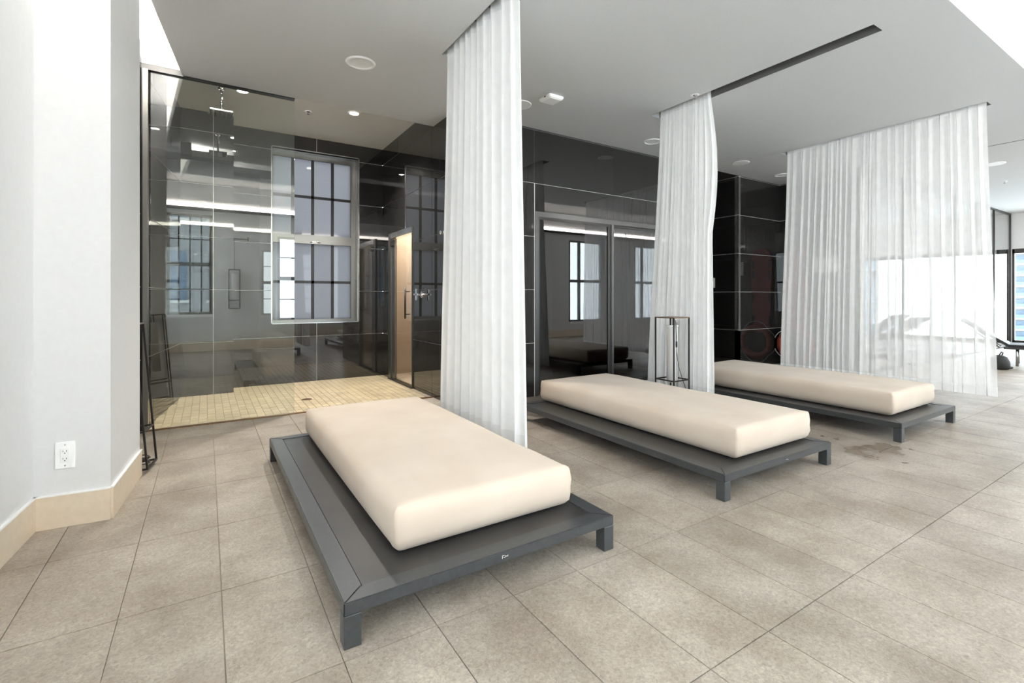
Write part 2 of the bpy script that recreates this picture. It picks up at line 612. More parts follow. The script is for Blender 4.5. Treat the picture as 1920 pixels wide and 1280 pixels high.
tag(bpy.data.objects['floor_drain'], 'round bronze drain in the mosaic shower floor', 'drain')

# ---- left white wall with its pier and nook
WL = 0.08
xlw = lambda y: -0.692 - 0.0852 * (3.15 - y)
WLY0, WLY1, WLZ0, WLZ1 = -1.35, 0.95, 0.55, 2.75          # opening for an added window that brightens curtains and bed sides
prism_pts = [(xlw(WLY1), WLY1), (-0.692, 3.15), (-0.405, 3.125), (-0.35, 3.79), (-0.63, 3.80), (-0.60, 4.93), (-0.46, 4.93), (-0.46, 4.975), (-1.4, 4.975), (-1.4, WLY1)]
bm = bmesh.new()
add_prism(bm, prism_pts, 0, UPPER)
add_prism(bm, [(xlw(YREAR - 0.2), YREAR - 0.2), (xlw(WLY0), WLY0), (-1.4, WLY0), (-1.4, YREAR - 0.2)], 0, UPPER)
for (za, zb) in ((0, WLZ0), (WLZ1, UPPER)):
    add_prism(bm, [(xlw(WLY0), WLY0), (xlw(WLY1), WLY1), (-1.4, WLY1), (-1.4, WLY0)], za, zb)
wl = struct(bm_obj('wall_left', bm, 'white_paint'), 'white painted left wall with a projecting pier')
wsd = struct(empty('window_20', (-1.28, (WLY0 + WLY1) / 2, 0)), 'added dark framed window in the left wall, bringing light to the curtains')
hw = (WLY1 - WLY0) / 2
for (y0, y1, z0, z1) in ((-hw, -hw + 0.05, WLZ0, WLZ1), (hw - 0.05, hw, WLZ0, WLZ1), (-hw, hw, WLZ0, WLZ0 + 0.05), (-hw, hw, WLZ1 - 0.05, WLZ1), (-0.03, 0.03, WLZ0, WLZ1), (-hw, hw, 1.62, 1.68)):
    box('frame', -0.03, 0.03, y0, y1, z0, z1, 'frame_metal', wsd)
box('pane', -0.003, 0.003, -hw, hw, WLZ0, WLZ1, 'window_glass', wsd)
# ---- baseboards
BH = 0.155


def baseboard(name, a, b_, label, t=0.012):
    a = Vector((a[0], a[1], 0)); b_ = Vector((b_[0], b_[1], 0))
    d = (b_ - a).normalized(); n = Vector((d.y, -d.x, 0))
    bm = bmesh.new()
    p = [a, b_, b_ + n * t, a + n * t]
    add_prism(bm, [(q.x, q.y) for q in p], 0.0, BH)
    o = struct(bm_obj(name, bm, 'beige_base'), label)
    bm = bmesh.new()
    p = [a, b_, b_ + n * (t + 0.002), a + n * (t + 0.002)]
    add_prism(bm, [(q.x, q.y) for q in p], BH, BH + 0.006)
    bm_obj('cap_strip', bm, 'white_plastic', o)
    return o


baseboard('baseboard_left', (-0.71 - 0.085 * 4.4, -1.7), (-0.693, 3.149), 'beige tile baseboard along the left wall')
baseboard('baseboard_pier_front', (-0.692, 3.15), (-0.405, 3.125), 'beige tile baseboard on the front of the pier')
baseboard('baseboard_pier_side', (-0.405, 3.125), (-0.35, 3.79), 'beige tile baseboard on the side of the pier')
baseboard('baseboard_nook', (-0.63, 3.82), (-0.601, 4.92), 'beige tile baseboard in the nook by the shower')

# ---- ceilings
bm = bmesh.new()
slots = [(1.549, 1.69), (3.904, 4.046), (6.373, 6.515)]
SY0, SY1 = 1.482, 3.47
xl = lambda y: xs_left(y)
TOP = CEIL + 0.137
# front band, back band, and the strips between the track slots
add_prism(bm, [(xl(YF), YF), (XFAR, YF), (XFAR, SY0), (xl(SY0), SY0)], CEIL, TOP)
xb = [None] + [s for s in slots] + [None]
prev = None
for s in slots:
    if prev is None:
        add_prism(bm, [(xl(SY0), SY0), (s[0], SY0), (s[0], SY1), (xl(SY1), SY1)], CEIL, TOP)
    else:
        add_prism(bm, [(prev, SY0), (s[0], SY0), (s[0], SY1), (prev, SY1)], CEIL, TOP)
    prev = s[1]
add_prism(bm, [(prev, SY0), (XFAR, SY0), (XFAR, SY1), (prev, SY1)], CEIL, TOP)
add_prism(bm, [(xl(SY1), SY1), (XFAR, SY1), (XFAR, YB + 0.02), (xl(YB), YB + 0.02)], CEIL, TOP)
add_prism(bm, [(xl(YB), YB + 0.02), (2.13, YB + 0.02), (2.13, 4.975), (xl(4.975), 4.975)], CEIL, TOP)
add_prism(bm, [(8.3, YB + 0.02), (XFAR, YB + 0.02), (XFAR, 8.0), (8.3, 8.0)], CEIL, TOP)
ceiling = struct(bm_obj('ceiling', bm, 'ceiling_grey'), 'grey dropped ceiling with curtain slots')
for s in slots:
    struct(box('slot_cap', s[0] - 0.01, s[1] + 0.01, SY0 - 0.01, SY1 + 0.01, TOP, TOP + 0.012, 'dark_slot', ceiling))  # cap coloured dark to paint the shade up in the slot
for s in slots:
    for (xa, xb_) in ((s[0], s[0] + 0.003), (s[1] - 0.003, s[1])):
        box('slot_shade_liner', xa, xb_, SY0, SY1, CEIL + 0.001, TOP, 'slot_shade_liner', ceiling)  # thin added liners, slot shade put into their colour
    box('slot_shade_liner', s[0] + 0.003, s[1] - 0.003, SY0, SY0 + 0.003, CEIL + 0.001, TOP, 'slot_shade_liner', ceiling)
struct(box('slot_joint', 8.27, 8.285, YF + 0.2, 3.15, CEIL - 0.002, CEIL + 0.001, 'dark_slot', ceiling))
struct(box('ceiling_shower', -0.7, 2.16, 4.975, 6.86, REC, REC + 0.06, 'ceiling_grey_lightened'), 'raised grey ceiling over the shower')
struct(box('ceiling_upper', -1.6, XFAR, YREAR - 0.2, 5.1, UPPER, UPPER + 0.06, 'white_paint'), 'bright white upper ceiling above the cove')
struct(box('trim_2', -1.0, xl(4.975), 4.98, 5.06, CEIL + 0.04, UPPER, 'white_paint'), 'white bulkhead above the shower glass')
struct(box('ceiling_corridor', 5.9, 7.0, YB, 6.2, REC, REC + 0.06, 'ceiling_grey'), 'raised grey ceiling over the side passage')

# ---- dark tiled walls
tiled_wall('wall_shower_back', (0.27, 6.8), (2.125, 6.8), 0, REC, [1.241 - 0.27], VJ, [(0.706 - 0.27, 1.785 - 0.27, 0.778, 3.025)], label='glossy black tiled back wall of the shower')
tiled_wall('wall_shower_niche', (-0.26, 6.47), (0.27, 6.47), 0, REC, [0.33], VJ, thick=0.33, label='glossy black tiled projection beside the shower window')
tiled_wall('wall_shower_left', (-0.455, 4.93), (-0.235, 6.5), 0, REC, [0.42], VJ, label='glossy black tiled left wall of the shower')
tiled_wall('wall_shower_right', (2.125, 6.8), (2.125, YB), 0, REC, [0.63, 1.78], VJ, [(0.30, 1.20, 0, 1.972)], label='glossy black tiled right wall of the shower')
tiled_wall('wall_back', (2.125, YB), (5.95, YB), 0, CEIL, [3.108 - 2.125, 4.316 - 2.125, 5.524 - 2.125], VJ, [(3.12 - 2.125, 5.56 - 2.125, 0, 2.075)], label='glossy black tiled wall around the smoked glass doors')
tiled_wall('wall_passage', (6.98, 6.1), (6.98, 4.45), 0, REC, [0.45], VJ, label='black tiled side of the passage')
tiled_wall('wall_right', (6.98, 4.45), (8.15, 4.45), 0, CEIL, [0.9], VJ, label='glossy black tiled wall beside the passage')
tiled_wall('wall_rescue', (8.15, 4.45), (8.15, 3.27), 0, CEIL, [0.6], VJ, thick=0.15, label='black tiled return wall with the rescue gear')
tiled_wall('wall_passage_end', (5.95, 6.1), (6.98, 6.1), 0, REC, [], VJ, label='black tiled end of the passage')
tiled_wall('wall_passage_left', (5.95, YB), (5.95, 6.1), 0, REC, [], VJ, label='black tiled left side of the passage')
struct(box('trim_3', 2.14, 5.95, YB - 0.004, YB + 0.01, CEIL - 0.012, CEIL, 'dark_slot'), 'dark shadow gap above the tiled wall')

# ---- plain shell: backs of the tiled rooms, rear wall, far end
struct(box('wall_sauna_back', 3.0, 5.9, 5.7, 5.76, 0, CEIL, 'sauna_dark'), 'dark back wall of the room behind the smoked doors')
struct(box('wall_sauna_left', 2.98, 3.03, YB + 0.06, 5.7, 0, CEIL, 'sauna_dark'), 'dark side wall of the room behind the smoked doors')
struct(box('wall_sauna_right', 5.85, 5.88, YB + 0.06, 5.7, 0, CEIL, 'sauna_dark'), 'dark far side wall of the room behind the smoked doors')
struct(box('ceiling_sauna', 3.0, 5.9, YB + 0.06, 5.76, 2.4, 2.45, 'sauna_dark'), 'dark ceiling behind the smoked doors')
# steam room behind the shower door
struct(box('wall_steam_back', 2.19, 3.3, 6.78, 6.84, 0, 2.4, 'warm_wall'), 'pale wall of the steam room')
struct(box('wall_steam_end', 3.25, 3.3, 5.3, 6.8, 1.0, 2.4, 'warm_wall'), 'pale end wall of the steam room')
struct(box('wall_steam_low', 3.25, 3.3, 5.3, 6.8, 0, 1.0, 'brown_wall'), 'brown lower wall of the steam room')
struct(box('wall_steam_front', 2.19, 3.3, 5.50, 5.54, 0, 2.4, 'warm_wall'), 'pale front wall of the steam room')
struct(box('ceiling_steam', 2.19, 3.3, 5.5, 6.84, 2.4, 2.45, 'warm_wall'), 'pale ceiling of the steam room')
struct(box('trim_steam_bench', 2.8, 3.24, 5.60, 6.75, 0, 0.45, 'brown_wall'), 'brown bench inside the steam room')
lamp = lathe('steam_room_light', [(0, -0.03), (0.19, -0.03), (0.20, 0.0)], (2.7, 6.3, 2.399), 'led_warm')
tag(lamp, 'small round ceiling light inside the steam room', 'light')

# rear wall behind the camera with its windows (seen in the reflections)
WINS = [(-0.66, 0.11, 0.76, 2.80), (1.33, 2.85, 0.60, 2.45), (3.3, 5.3, 0.42, 2.72), (5.8, 7.4, 0.42, 2.72), (8.65, 9.95, 0.42, 2.72), (11.3, 12.5, 0.42, 2.72), (13.6, 14.8, 0.42, 2.72)]
bm = bmesh.new()
for (u0, u1, v0, v1) in subtract((-1.4, XFAR, 0, UPPER), WINS):
    add_box(bm, u0, u1, YREAR - 0.2, YREAR, v0, v1)
struct(bm_obj('wall_rear', bm, 'white_paint'), 'white wall with tall windows behind the camera')
for k, (a, c, z0, z1) in enumerate(WINS):
    w = struct(empty('window_%d' % (k + 2), ((a + c) / 2, YREAR - 0.1, 0)), 'tall dark framed window in the rear wall')
    def wb(name, x0, x1, y0, y1, zz0, zz1, mt):
        o = box(name, x0 - (a + c) / 2, x1 - (a + c) / 2, y0 + 0.1, y1 + 0.1, zz0, zz1, mt, w)
        return o
    f = 0.05
    wb('frame', a, a + f, -0.06, 0.0, z0, z1, 'frame_metal'); wb('frame', c - f, c, -0.06, 0.0, z0, z1, 'frame_metal')
    wb('frame', a, c, -0.06, 0.0, z0, z0 + f, 'frame_metal'); wb('frame', a, c, -0.06, 0.0, z1 - f, z1, 'frame_metal')
    zm = (z0 + z1) / 2
    wb('frame', a, c, -0.06, 0.01, zm - 0.04, zm + 0.04, 'frame_metal')
    if k < 2:
        for q in (1, 2, 3):
            xm = a + (c - a) * q / 4
            wb('muntin', xm - 0.012, xm + 0.012, -0.04, -0.02, z0, z1, 'muntin')
        for zz in ((z0 + zm) / 2, (z1 + zm) / 2):
            wb('muntin', a, c, -0.04, -0.02, zz - 0.012, zz + 0.012, 'muntin')
    else:
        xm = a + (c - a) * 0.3
        wb('frame', xm - 0.035, xm + 0.035, -0.06, 0.0, z0, z1, 'frame_metal')
    wb('pane', a + 0.01, c - 0.01, -0.032, -0.028, z0 + 0.01, z1 - 0.01, 'window_glass')
    wb('window_sill', a - 0.03, c + 0.03, 0.1, 0.16, z0 - 0.05, z0, 'white_plastic')
struct(box('baseboard_rear', -1.0, XFAR, YREAR, YREAR + 0.012, 0, BH + 0.04, 'beige_base'), 'beige tile baseboard on the rear wall')
struct(box('trim_4', -1.0, XFAR, YREAR, YREAR + 0.10, 2.885, 2.935, 'dark_frame'), 'dark light shelf high on the rear wall')

# far end wall and the gym beyond the glass partition
WFAR = [(-1.4, 0.35), (0.55, 3.17), (3.23, 3.42), (3.64, 4.3), (4.42, 5.1), (5.25, 6.6)]
bm = bmesh.new()
for (u0, u1, v0, v1) in subtract((YREAR - 0.2, 8.2, 0, UPPER), [(a, c, 0.06, 2.2) for a, c in WFAR]):
    add_box(bm, XFAR, XFAR + 0.2, u0, u1, v0, v1)
struct(bm_obj('wall_far', bm, 'white_paint'), 'white end wall with full height windows')
for k, (a, c) in enumerate(WFAR):
    w = struct(empty('window_%d' % (k + 9), (XFAR, (a + c) / 2, 0)), 'full height window in the far end wall')
    cy = (a + c) / 2
    for (y0, y1, z0, z1) in ((a, a + 0.04, 0.06, 2.2), (c - 0.04, c, 0.06, 2.2), (a, c, 0.06, 0.14), (a, c, 2.10, 2.2)):
        box('frame', 0.02, 0.08, y0 - cy, y1 - cy, z0, z1, 'dark_frame', w)
    box('pane', 0.048, 0.052, a - cy, c - cy, 0.06, 2.2, 'window_glass', w)
struct(box('wall_gym_side', 8.30, 8.36, 3.27, 8.0, 0, CEIL, 'white_paint'), 'white side wall of the gym')
struct(box('wall_gym_back', 8.3, XFAR, 8.0, 8.1, 0, CEIL, 'white_paint'), 'white back wall of the gym')
struct(box('trim_5', 12.7, 12.95, 4.0, 4.25, 0, CEIL, 'white_paint'), 'square white pillar in the gym')
part = struct(empty('wall_glass_partition', (8.3, 3.2, 0)), 'clear glass partition to the gym')
xg = [0.0, 1.18, 2.36, 3.54, 4.72, 5.9, 7.08]
for k in range(6):
    box('pane', xg[k] + 0.004, xg[k + 1] - 0.004, -0.006, 0.006, 0.03, CEIL - 0.03, 'partition_glass', part)
for k in range(7):
    box('mullion', xg[k] - 0.012, xg[k] + 0.012, -0.02, 0.02, 0, CEIL, 'dark_frame', part)
box('head_rail', 0, 7.09, -0.025, 0.025, CEIL - 0.03, CEIL, 'dark_frame', part)
box('floor_rail', 0, 7.09, -0.025, 0.025, 0, 0.03, 'dark_frame', part)

# ---- cove lights
tag(box('cove_light', -0.95, XFAR - 0.1, YREAR + 0.005, YREAR + 0.03, 2.955, 3.03, 'led'), 'bright cove light strip along the top of the rear wall', 'light strip')
tag(box('cove_light', xl(YF) + 0.15, XFAR - 0.2, YF + 0.10, YF + 0.14, TOP + 0.001, TOP + 0.016, 'led_cove'), 'hidden cove light strip on the front edge of the dropped ceiling', 'light strip')
bm = bmesh.new()
add_prism(bm, [(xl(1.5) + 0.06, 1.5), (xl(1.5) + 0.1, 1.5), (xl(4.9) + 0.1, 4.9), (xl(4.9) + 0.06, 4.9)], TOP + 0.001, TOP + 0.016)
tag(bm_obj('cove_light', bm, 'led_side'), 'hidden cove light strip on the left edge of the dropped ceiling', 'light strip')

# ================================================================== SHOWER FITTINGS
# frosted window in the shower back wall
YW = 6.99
w1 = struct(empty('window_1', (1.245, YW, 0)), 'frosted two sash window with black muntins')


def w1b(name, x0, x1, y0, y1, z0, z1, mt, par=None):
    return box(name, x0 - 1.245, x1 - 1.245, y0 - YW, y1 - YW, z0, z1, mt, par or w1)


ox0, ox1, oz0, oz1 = 0.706, 1.785, 0.778, 3.025
# polished reveal lining
w1b('reveal', ox1, ox1 + 0.012, 6.795, 7.06, oz0, oz1, 'brushed_steel')
w1b('reveal', ox0 - 0.012, ox0, 6.795, 7.06, oz0, oz1, 'brushed_steel')
w1b('reveal', ox0, ox1, 6.795, 7.06, oz1, oz1 + 0.012, 'brushed_steel')
w1b('reveal', ox0, ox1, 6.795, 7.06, oz0 - 0.012, oz0, 'brushed_steel')
gx0, gx1 = 0.735, 1.725
w1b('frame', gx1, ox1, 6.97, 7.04, oz0, oz1, 'frame_metal')
w1b('frame', ox0, gx0, 6.97, 7.04, oz0, oz1, 'frame_metal')
w1b('frame', gx0, gx1, 6.97, 7.04, 2.965, oz1, 'frame_metal')
w1b('frame', gx0, gx1, 6.97, 7.04, oz0, 0.815, 'frame_metal')
w1b('meeting_rail', gx0, gx1, 6.955, 7.05, 1.83, 1.948, 'frame_metal')
mxs = [0.973, 1.223, 1.48]
hz = {0: 1.315, 1: 2.462}
for s_, (z0, z1) in enumerate(((0.815, 1.83), (1.948, 2.965))):
    edges = [gx0] + mxs + [gx1]
    for i in range(4):
        for (za, zb) in ((z0, hz[s_]), (hz[s_], z1)):
            w1b('pane', edges[i], edges[i + 1], 7.0, 7.006, za, zb, 'frosted_glass')
    for xm in mxs:
        w1b('muntin', xm - 0.019, xm + 0.019, 6.985, 7.0, z0, z1, 'muntin')
    w1b('muntin', gx0, gx1, 6.985, 7.0, hz[s_] - 0.018, hz[s_] + 0.018, 'muntin')
lk = empty('latch'); lk.parent = w1; lk.location = (0, -0.04, 1.85)
box('plate', -0.04, 0.04, -0.012, 0.0, -0.012, 0.012, 'chrome', lk)
tube('lever', [(-0.06, -0.02, 0.0), (0.0, -0.025, 0.004), (0.07, -0.022, -0.004)], 0.008, 'chrome', lk)

# fixed glass screen
scr = empty('shower_screen', (-0.41, 5.008, 0))
tag(scr, 'tall fixed glass shower screen with a dark metal frame', 'shower screen')
box('glass_panel', 0.02, 1.123, -0.005, 0.005, 0.008, 2.995, 'shower_glass', scr)
box('top_rail', -0.05, 1.123, -0.03, 0.03, 2.990, 3.035, 'dark_frame', scr)
box('side_post', -0.03, 0.005, -0.045, 0.03, 0.0, 2.990, 'frame_metal', scr)
box('wall_channel', -0.055, -0.03, -0.03, 0.03, 0.0, 2.990, 'dark_frame', scr)

# rain shower head hung from the ceiling
rh = empty('rain_shower_head', (0.13, 5.66, REC))
tag(rh, 'square chrome rain shower head hanging from the shower ceiling', 'shower head')
box('head_plate', -0.1, 0.1, -0.1, 0.1, -0.262, -0.242, 'chrome', rh, 0.004)
tube('drop_arm', [(0, 0, -0.242), (0, 0, 0)], 0.011, 'chrome', rh, 10)
lathe('ceiling_rose', [(0, -0.014), (0.03, -0.014), (0.034, 0)], (0, 0, 0), 'chrome', rh, 20)
bm = bmesh.new()
for i in range(5):
    for j in range(5):
        add_box(bm, -0.084 + i * 0.042 - 0.005, -0.084 + i * 0.042 + 0.005, -0.084 + j * 0.042 - 0.005, -0.084 + j * 0.042 + 0.005, -0.266, -0.262)
tag(bm_obj('nozzles', bm, 'dark_frame', rh), kind='stuff')

# mixing valve and wall jet on the right shower wall
vv = empty('shower_valve', (2.125, 5.3, 1.141))
tag(vv, 'chrome cross handle shower valve on the black wall', 'valve')
bm = bmesh.new(); add_tube(bm, [(0.0, 0, 0), (-0.012, 0, 0)], 0.04, 24); bm_obj('back_plate', bm, 'chrome', vv)
bm = bmesh.new(); add_tube(bm, [(-0.012, 0, 0), (-0.07, 0, 0)], 0.016, 16); bm_obj('stem', bm, 'chrome', vv)
for (dy, dz) in ((0, 1), (1, 0)):
    box('handle_bar', -0.085, -0.063, -0.055 * dy - 0.012, 0.055 * dy + 0.012, -0.055 * dz - 0.012, 0.055 * dz + 0.012, 'chrome', vv, 0.003)
jt = empty('robe_hook', (2.125, 4.69, 1.792))
tag(jt, 'small chrome knob hook high on the black shower wall', 'hook')
bm = bmesh.new(); add_tube(bm, [(0, 0, 0), (-0.008, 0, 0)], 0.022, 16); bm_obj('rosette', bm, 'chrome', jt)
bm = bmesh.new(); add_tube(bm, [(-0.008, 0, 0), (-0.03, 0, 0), (-0.04, 0, 0), (-0.05, 0, 0)], [0.008, 0.008, 0.02, 0.016], 16); bm_obj('knob', bm, 'chrome', jt)

# glass door to the steam room
d1 = struct(empty('door_1', (2.125, 5.6, 0)), 'framed glass door to the steam room')
box('frame', -0.015, 0.06, 0.80, 0.90, 0, 1.972, 'frame_metal', d1)
box('frame', -0.015, 0.06, 0.0, 0.012, 0, 1.972, 'frame_metal', d1)
box('frame', -0.015, 0.06, 0.012, 0.80, 1.90, 1.972, 'brushed_steel', d1)
box('stile', 0.0, 0.03, 0.68, 0.80, 0.01, 1.89, 'frame_metal', d1)
box('hinge', -0.02, 0.0, 0.66, 0.82, 1.80, 1.87, 'dark_frame', d1, 0.003)
box('pane', 0.012, 0.022, 0.014, 0.70, 0.01, 1.89, 'door_glass', d1)
hd = tube('handle', [(-0.05, 0.14, 0.846), (-0.05, 0.14, 1.236)], 0.012, 'dark_frame', d1, 12)
tube('standoff', [(-0.05, 0.14, 0.90), (0.012, 0.14, 0.90)], 0.007, 'dark_frame', hd, 8)
tube('standoff', [(-0.05, 0.14, 1.18), (0.012, 0.14, 1.18)], 0.007, 'dark_frame', hd, 8)
box('threshold', -0.03, 0.06, 0.0, 0.9, 0.0, 0.008, 'dark_frame', d1)

# ---- smoked sliding doors in the dark wall
d2 = struct(empty('door_2', (3.12, YB, 0)), 'smoked glass sliding doors with slim dark frames')
box('head_track', 0, 2.44, -0.004, 0.06, 2.018, 2.075, 'door_frame', d2)
box('jamb', 0, 0.045, -0.004, 0.06, 0, 2.018, 'door_frame', d2)
box('jamb', 2.395, 2.44, -0.004, 0.06, 0, 2.018, 'door_frame', d2)
for k, (a, c) in enumerate(((0.045, 1.16), (1.165, 2.395))):
    s = empty('sliding_leaf'); s.parent = d2; s.location = (a, 0.012 + 0.02 * k, 0)
    wdt = c - a
    box('stile', 0, 0.022, -0.008, 0.02, 0.01, 2.018, 'dark_frame', s)
    box('stile', wdt - 0.05, wdt, -0.008, 0.02, 0.01, 2.018, 'dark_frame', s)
    box('rail', 0.022, wdt - 0.05, -0.008, 0.02, 1.99, 2.018, 'dark_frame', s)
    box('rail', 0.022, wdt - 0.05, -0.008, 0.02, 0.01, 0.05, 'dark_frame', s)
    box('pane', 0.022, wdt - 0.05, 0.003, 0.009, 0.05, 1.99, 'smoked_glass', s)
box('mullion', 1.16, 1.20, -0.006, 0.012, 0.0, 2.018, 'door_frame', d2)

# ================================================================== CEILING FITTINGS
def downlight(c, r, label, kind='ring', z=CEIL):
    t = empty('ceiling_light' if kind != 'disc' else 'ceiling_speaker', (c[0], c[1], z))
    if kind == 'ring':
        tag(t, label, 'ceiling light', 'recessed ceiling fittings')
        lathe('trim_ring', [(r * 0.72, -0.002), (r * 0.76, -0.010), (r * 0.96, -0.008), (r, 0.0)], (0, 0, 0), 'white_plastic', t, 40)
        lathe('reflector', [(r * 0.73, -0.004), (r * 0.60, -0.0025), (r * 0.35, -0.0012), (0.0, -0.0008)], (0, 0, 0), 'white_plastic', t, 40)
    elif kind == 'disc':
        tag(t, label, 'speaker', 'recessed ceiling fittings')
        lathe('rim', [(r * 0.9, -0.006), (r * 0.98, -0.007), (r, 0.0)], (0, 0, 0), 'white_plastic', t, 40)
        lathe('grille', [(r * 0.91, -0.0055), (0.0, -0.0055)], (0, 0, 0), 'mark_white', t, 40)
    return t


downlight((1.052, 3.941), 0.118, 'large white round recessed light above the cream daybed by the shower')
downlight((2.60, 3.958), 0.115, 'white round ceiling speaker right beside the nearest curtain', 'disc')
downlight((4.569, 4.032), 0.11, 'white round ceiling fitting half hidden left of the second curtain')
downlight((6.344, 4.007), 0.115, 'white round ceiling speaker in front of the black passage', 'disc')
downlight((7.518, 4.069), 0.11, 'white round ceiling fitting at the left edge of the sheer curtain')
downlight((9.425, 2.118), 0.12, 'white round ceiling fitting just right of the sheer curtain', 'disc')

for (c, lab) in (((1.427, 5.617), 'lit round downlight in the shower ceiling to the right of the glass screen'), ((0.314, 5.615), 'lit round downlight seen through the top of the glass shower screen')):
    t = empty('shower_downlight', (c[0], c[1], REC))
    tag(t, lab, 'ceiling light', 'lit downlights in the shower ceiling')
    lathe('trim_ring', [(0.045, -0.003), (0.05, -0.009), (0.066, -0.007), (0.07, 0.0)], (0, 0, 0), 'white_plastic', t, 32)
    lathe('bulb_lens', [(0, -0.006), (0.03, -0.005), (0.046, -0.002)], (0, 0, 0), 'bulb', t, 24)
    ld = bpy.data.lights.new('shower_spot', 'SPOT'); ld.energy = 110; ld.spot_size = math.radians(120); ld.spot_blend = 0.7; ld.shadow_soft_size = 0.04; ld.color = (1, 0.95, 0.87)
    lo = bpy.data.objects.new('spot', ld); COL.objects.link(lo); lo.parent = t; lo.location = (0, 0, -0.03)


def sprinkler(c, z, label):
    t = empty('sprinkler', (c[0], c[1], z))
    tag(t, label, 'sprinkler', 'ceiling sprinklers')
    lathe('escutcheon', [(0.016, -0.001), (0.03, -0.006), (0.036, -0.004), (0.038, 0.0)], (0, 0, 0), 'white_plastic', t, 24)
    lathe('head', [(0.0, -0.034), (0.014, -0.034), (0.014, -0.030), (0.004, -0.028), (0.004, -0.012), (0.016, -0.008), (0.016, 0.0)], (0, 0, 0), 'brushed_steel', t, 16)
    return t


sprinkler((3.857, 2.893), CEIL, 'small white sprinkler just left of the second curtain top')
sprinkler((0.976, 5.847), REC, 'small sprinkler in the shower ceiling between the two lit downlights')
sprinkler((11.0, 2.35), CEIL, 'tiny sprinkler in the far ceiling at the right edge')

dt = empty('emergency_light', (2.76, 3.66, CEIL), math.radians(0))
tag(dt, 'square white plastic emergency light on the ceiling between two curtains', 'emergency light')
bm = bmesh.new()
vs = []
prof = [(0.085, 0.0), (0.085, -0.022), (0.07, -0.036)]
for (q, z) in prof:
    vs.append([bm.verts.new((sx * q, sy * q, z)) for sx, sy in ((-1, -1), (1, -1), (1, 1), (-1, 1))])
for a_, c_ in zip(vs, vs[1:]):
    for k in range(4):
        bm.faces.new((a_[k], a_[(k + 1) % 4], c_[(k + 1) % 4], c_[k]))
bm.faces.new(vs[-1]); bm.faces.new(list(reversed(vs[0])))
bmesh.ops.bevel(bm, geom=list(bm.edges), offset=0.006, segments=2, affect='EDGES')
bm_obj('housing', bm, 'white_plastic', dt)
box('sensor_window', -0.0862, -0.0835, -0.03, 0.0, -0.018, -0.008, 'dark_frame', dt)

# ================================================================== DAYBEDS
def platform(loc, rz, wdt, lng, label):
    t = empty('daybed_platform', (loc[0], loc[1], 0), rz)
    tag(t, label, 'platform', 'low dark platforms of the daybeds')
    H = 0.148; ap = 0.042; lg = 0.055; bw = 0.075
    for (x, y) in ((0, 0), (wdt - lg, 0), (0, lng - lg), (wdt - lg, lng - lg)):
        box('leg', x, x + lg, y, y + lg, 0.0, H - ap, 'platform_metal', t, 0.003)
    # mitred rails
    def rail(poly):
        bm = bmesh.new(); add_prism(bm, poly, H - ap, H)
        bmesh.ops.bevel(bm, geom=list(bm.edges), offset=0.003, segments=2, affect='EDGES')
        bm_obj('frame_rail', bm, 'platform_metal', t)
    g = 0.0002
    rail([(0 + g, 0), (wdt - g, 0), (wdt - bw - g, bw), (bw + g, bw)])
    rail([(wdt, 0 + g), (wdt, lng - g), (wdt - bw, lng - bw - g), (wdt - bw, bw + g)])
    rail([(wdt - g, lng), (0 + g, lng), (bw + g, lng - bw), (wdt - bw - g, lng - bw)])
    rail([(0, lng - g), (0, 0 + g), (bw, bw + g), (bw, lng - bw - g)])
    box('top_panel', bw + 0.002, wdt - bw - 0.002, bw + 0.002, lng - bw - 0.002, H - 0.03, H - 0.003, 'platform_top', t)
    return t


def scuffs(t, marks):
    bm = bmesh.new()
    for (x, z, w_, h_) in marks:
        add_box(bm, x, x + w_, -0.0006, 0.0002, z, z + h_)
    bm_obj('scuff_mark', bm, 'mark_white', t)


p1 = platform((0.365, 1.56), 0, 1.155, 2.11, 'dark grey metal daybed platform nearest the camera')
p2 = platform((2.37, 1.59), math.radians(-0.8), 1.14, 2.08, 'dark grey metal daybed platform in the middle, between two curtains')
p3 = platform((4.47, 1.515), math.radians(-0.3), 1.14, 2.08, 'dark grey metal daybed platform farthest right, by the sheer curtain')
scuffs(p1, [(0.580, 0.122, 0.002, 0.012), (0.580, 0.132, 0.010, 0.002), (0.586, 0.124, 0.006, 0.002), (0.594, 0.125, 0.002, 0.006), (0.598, 0.126, 0.004, 0.003), (0.604, 0.125, 0.002, 0.006)])
scuffs(p2, [(0.60, 0.127, 0.012, 0.002), (0.616, 0.124, 0.008, 0.0025)])


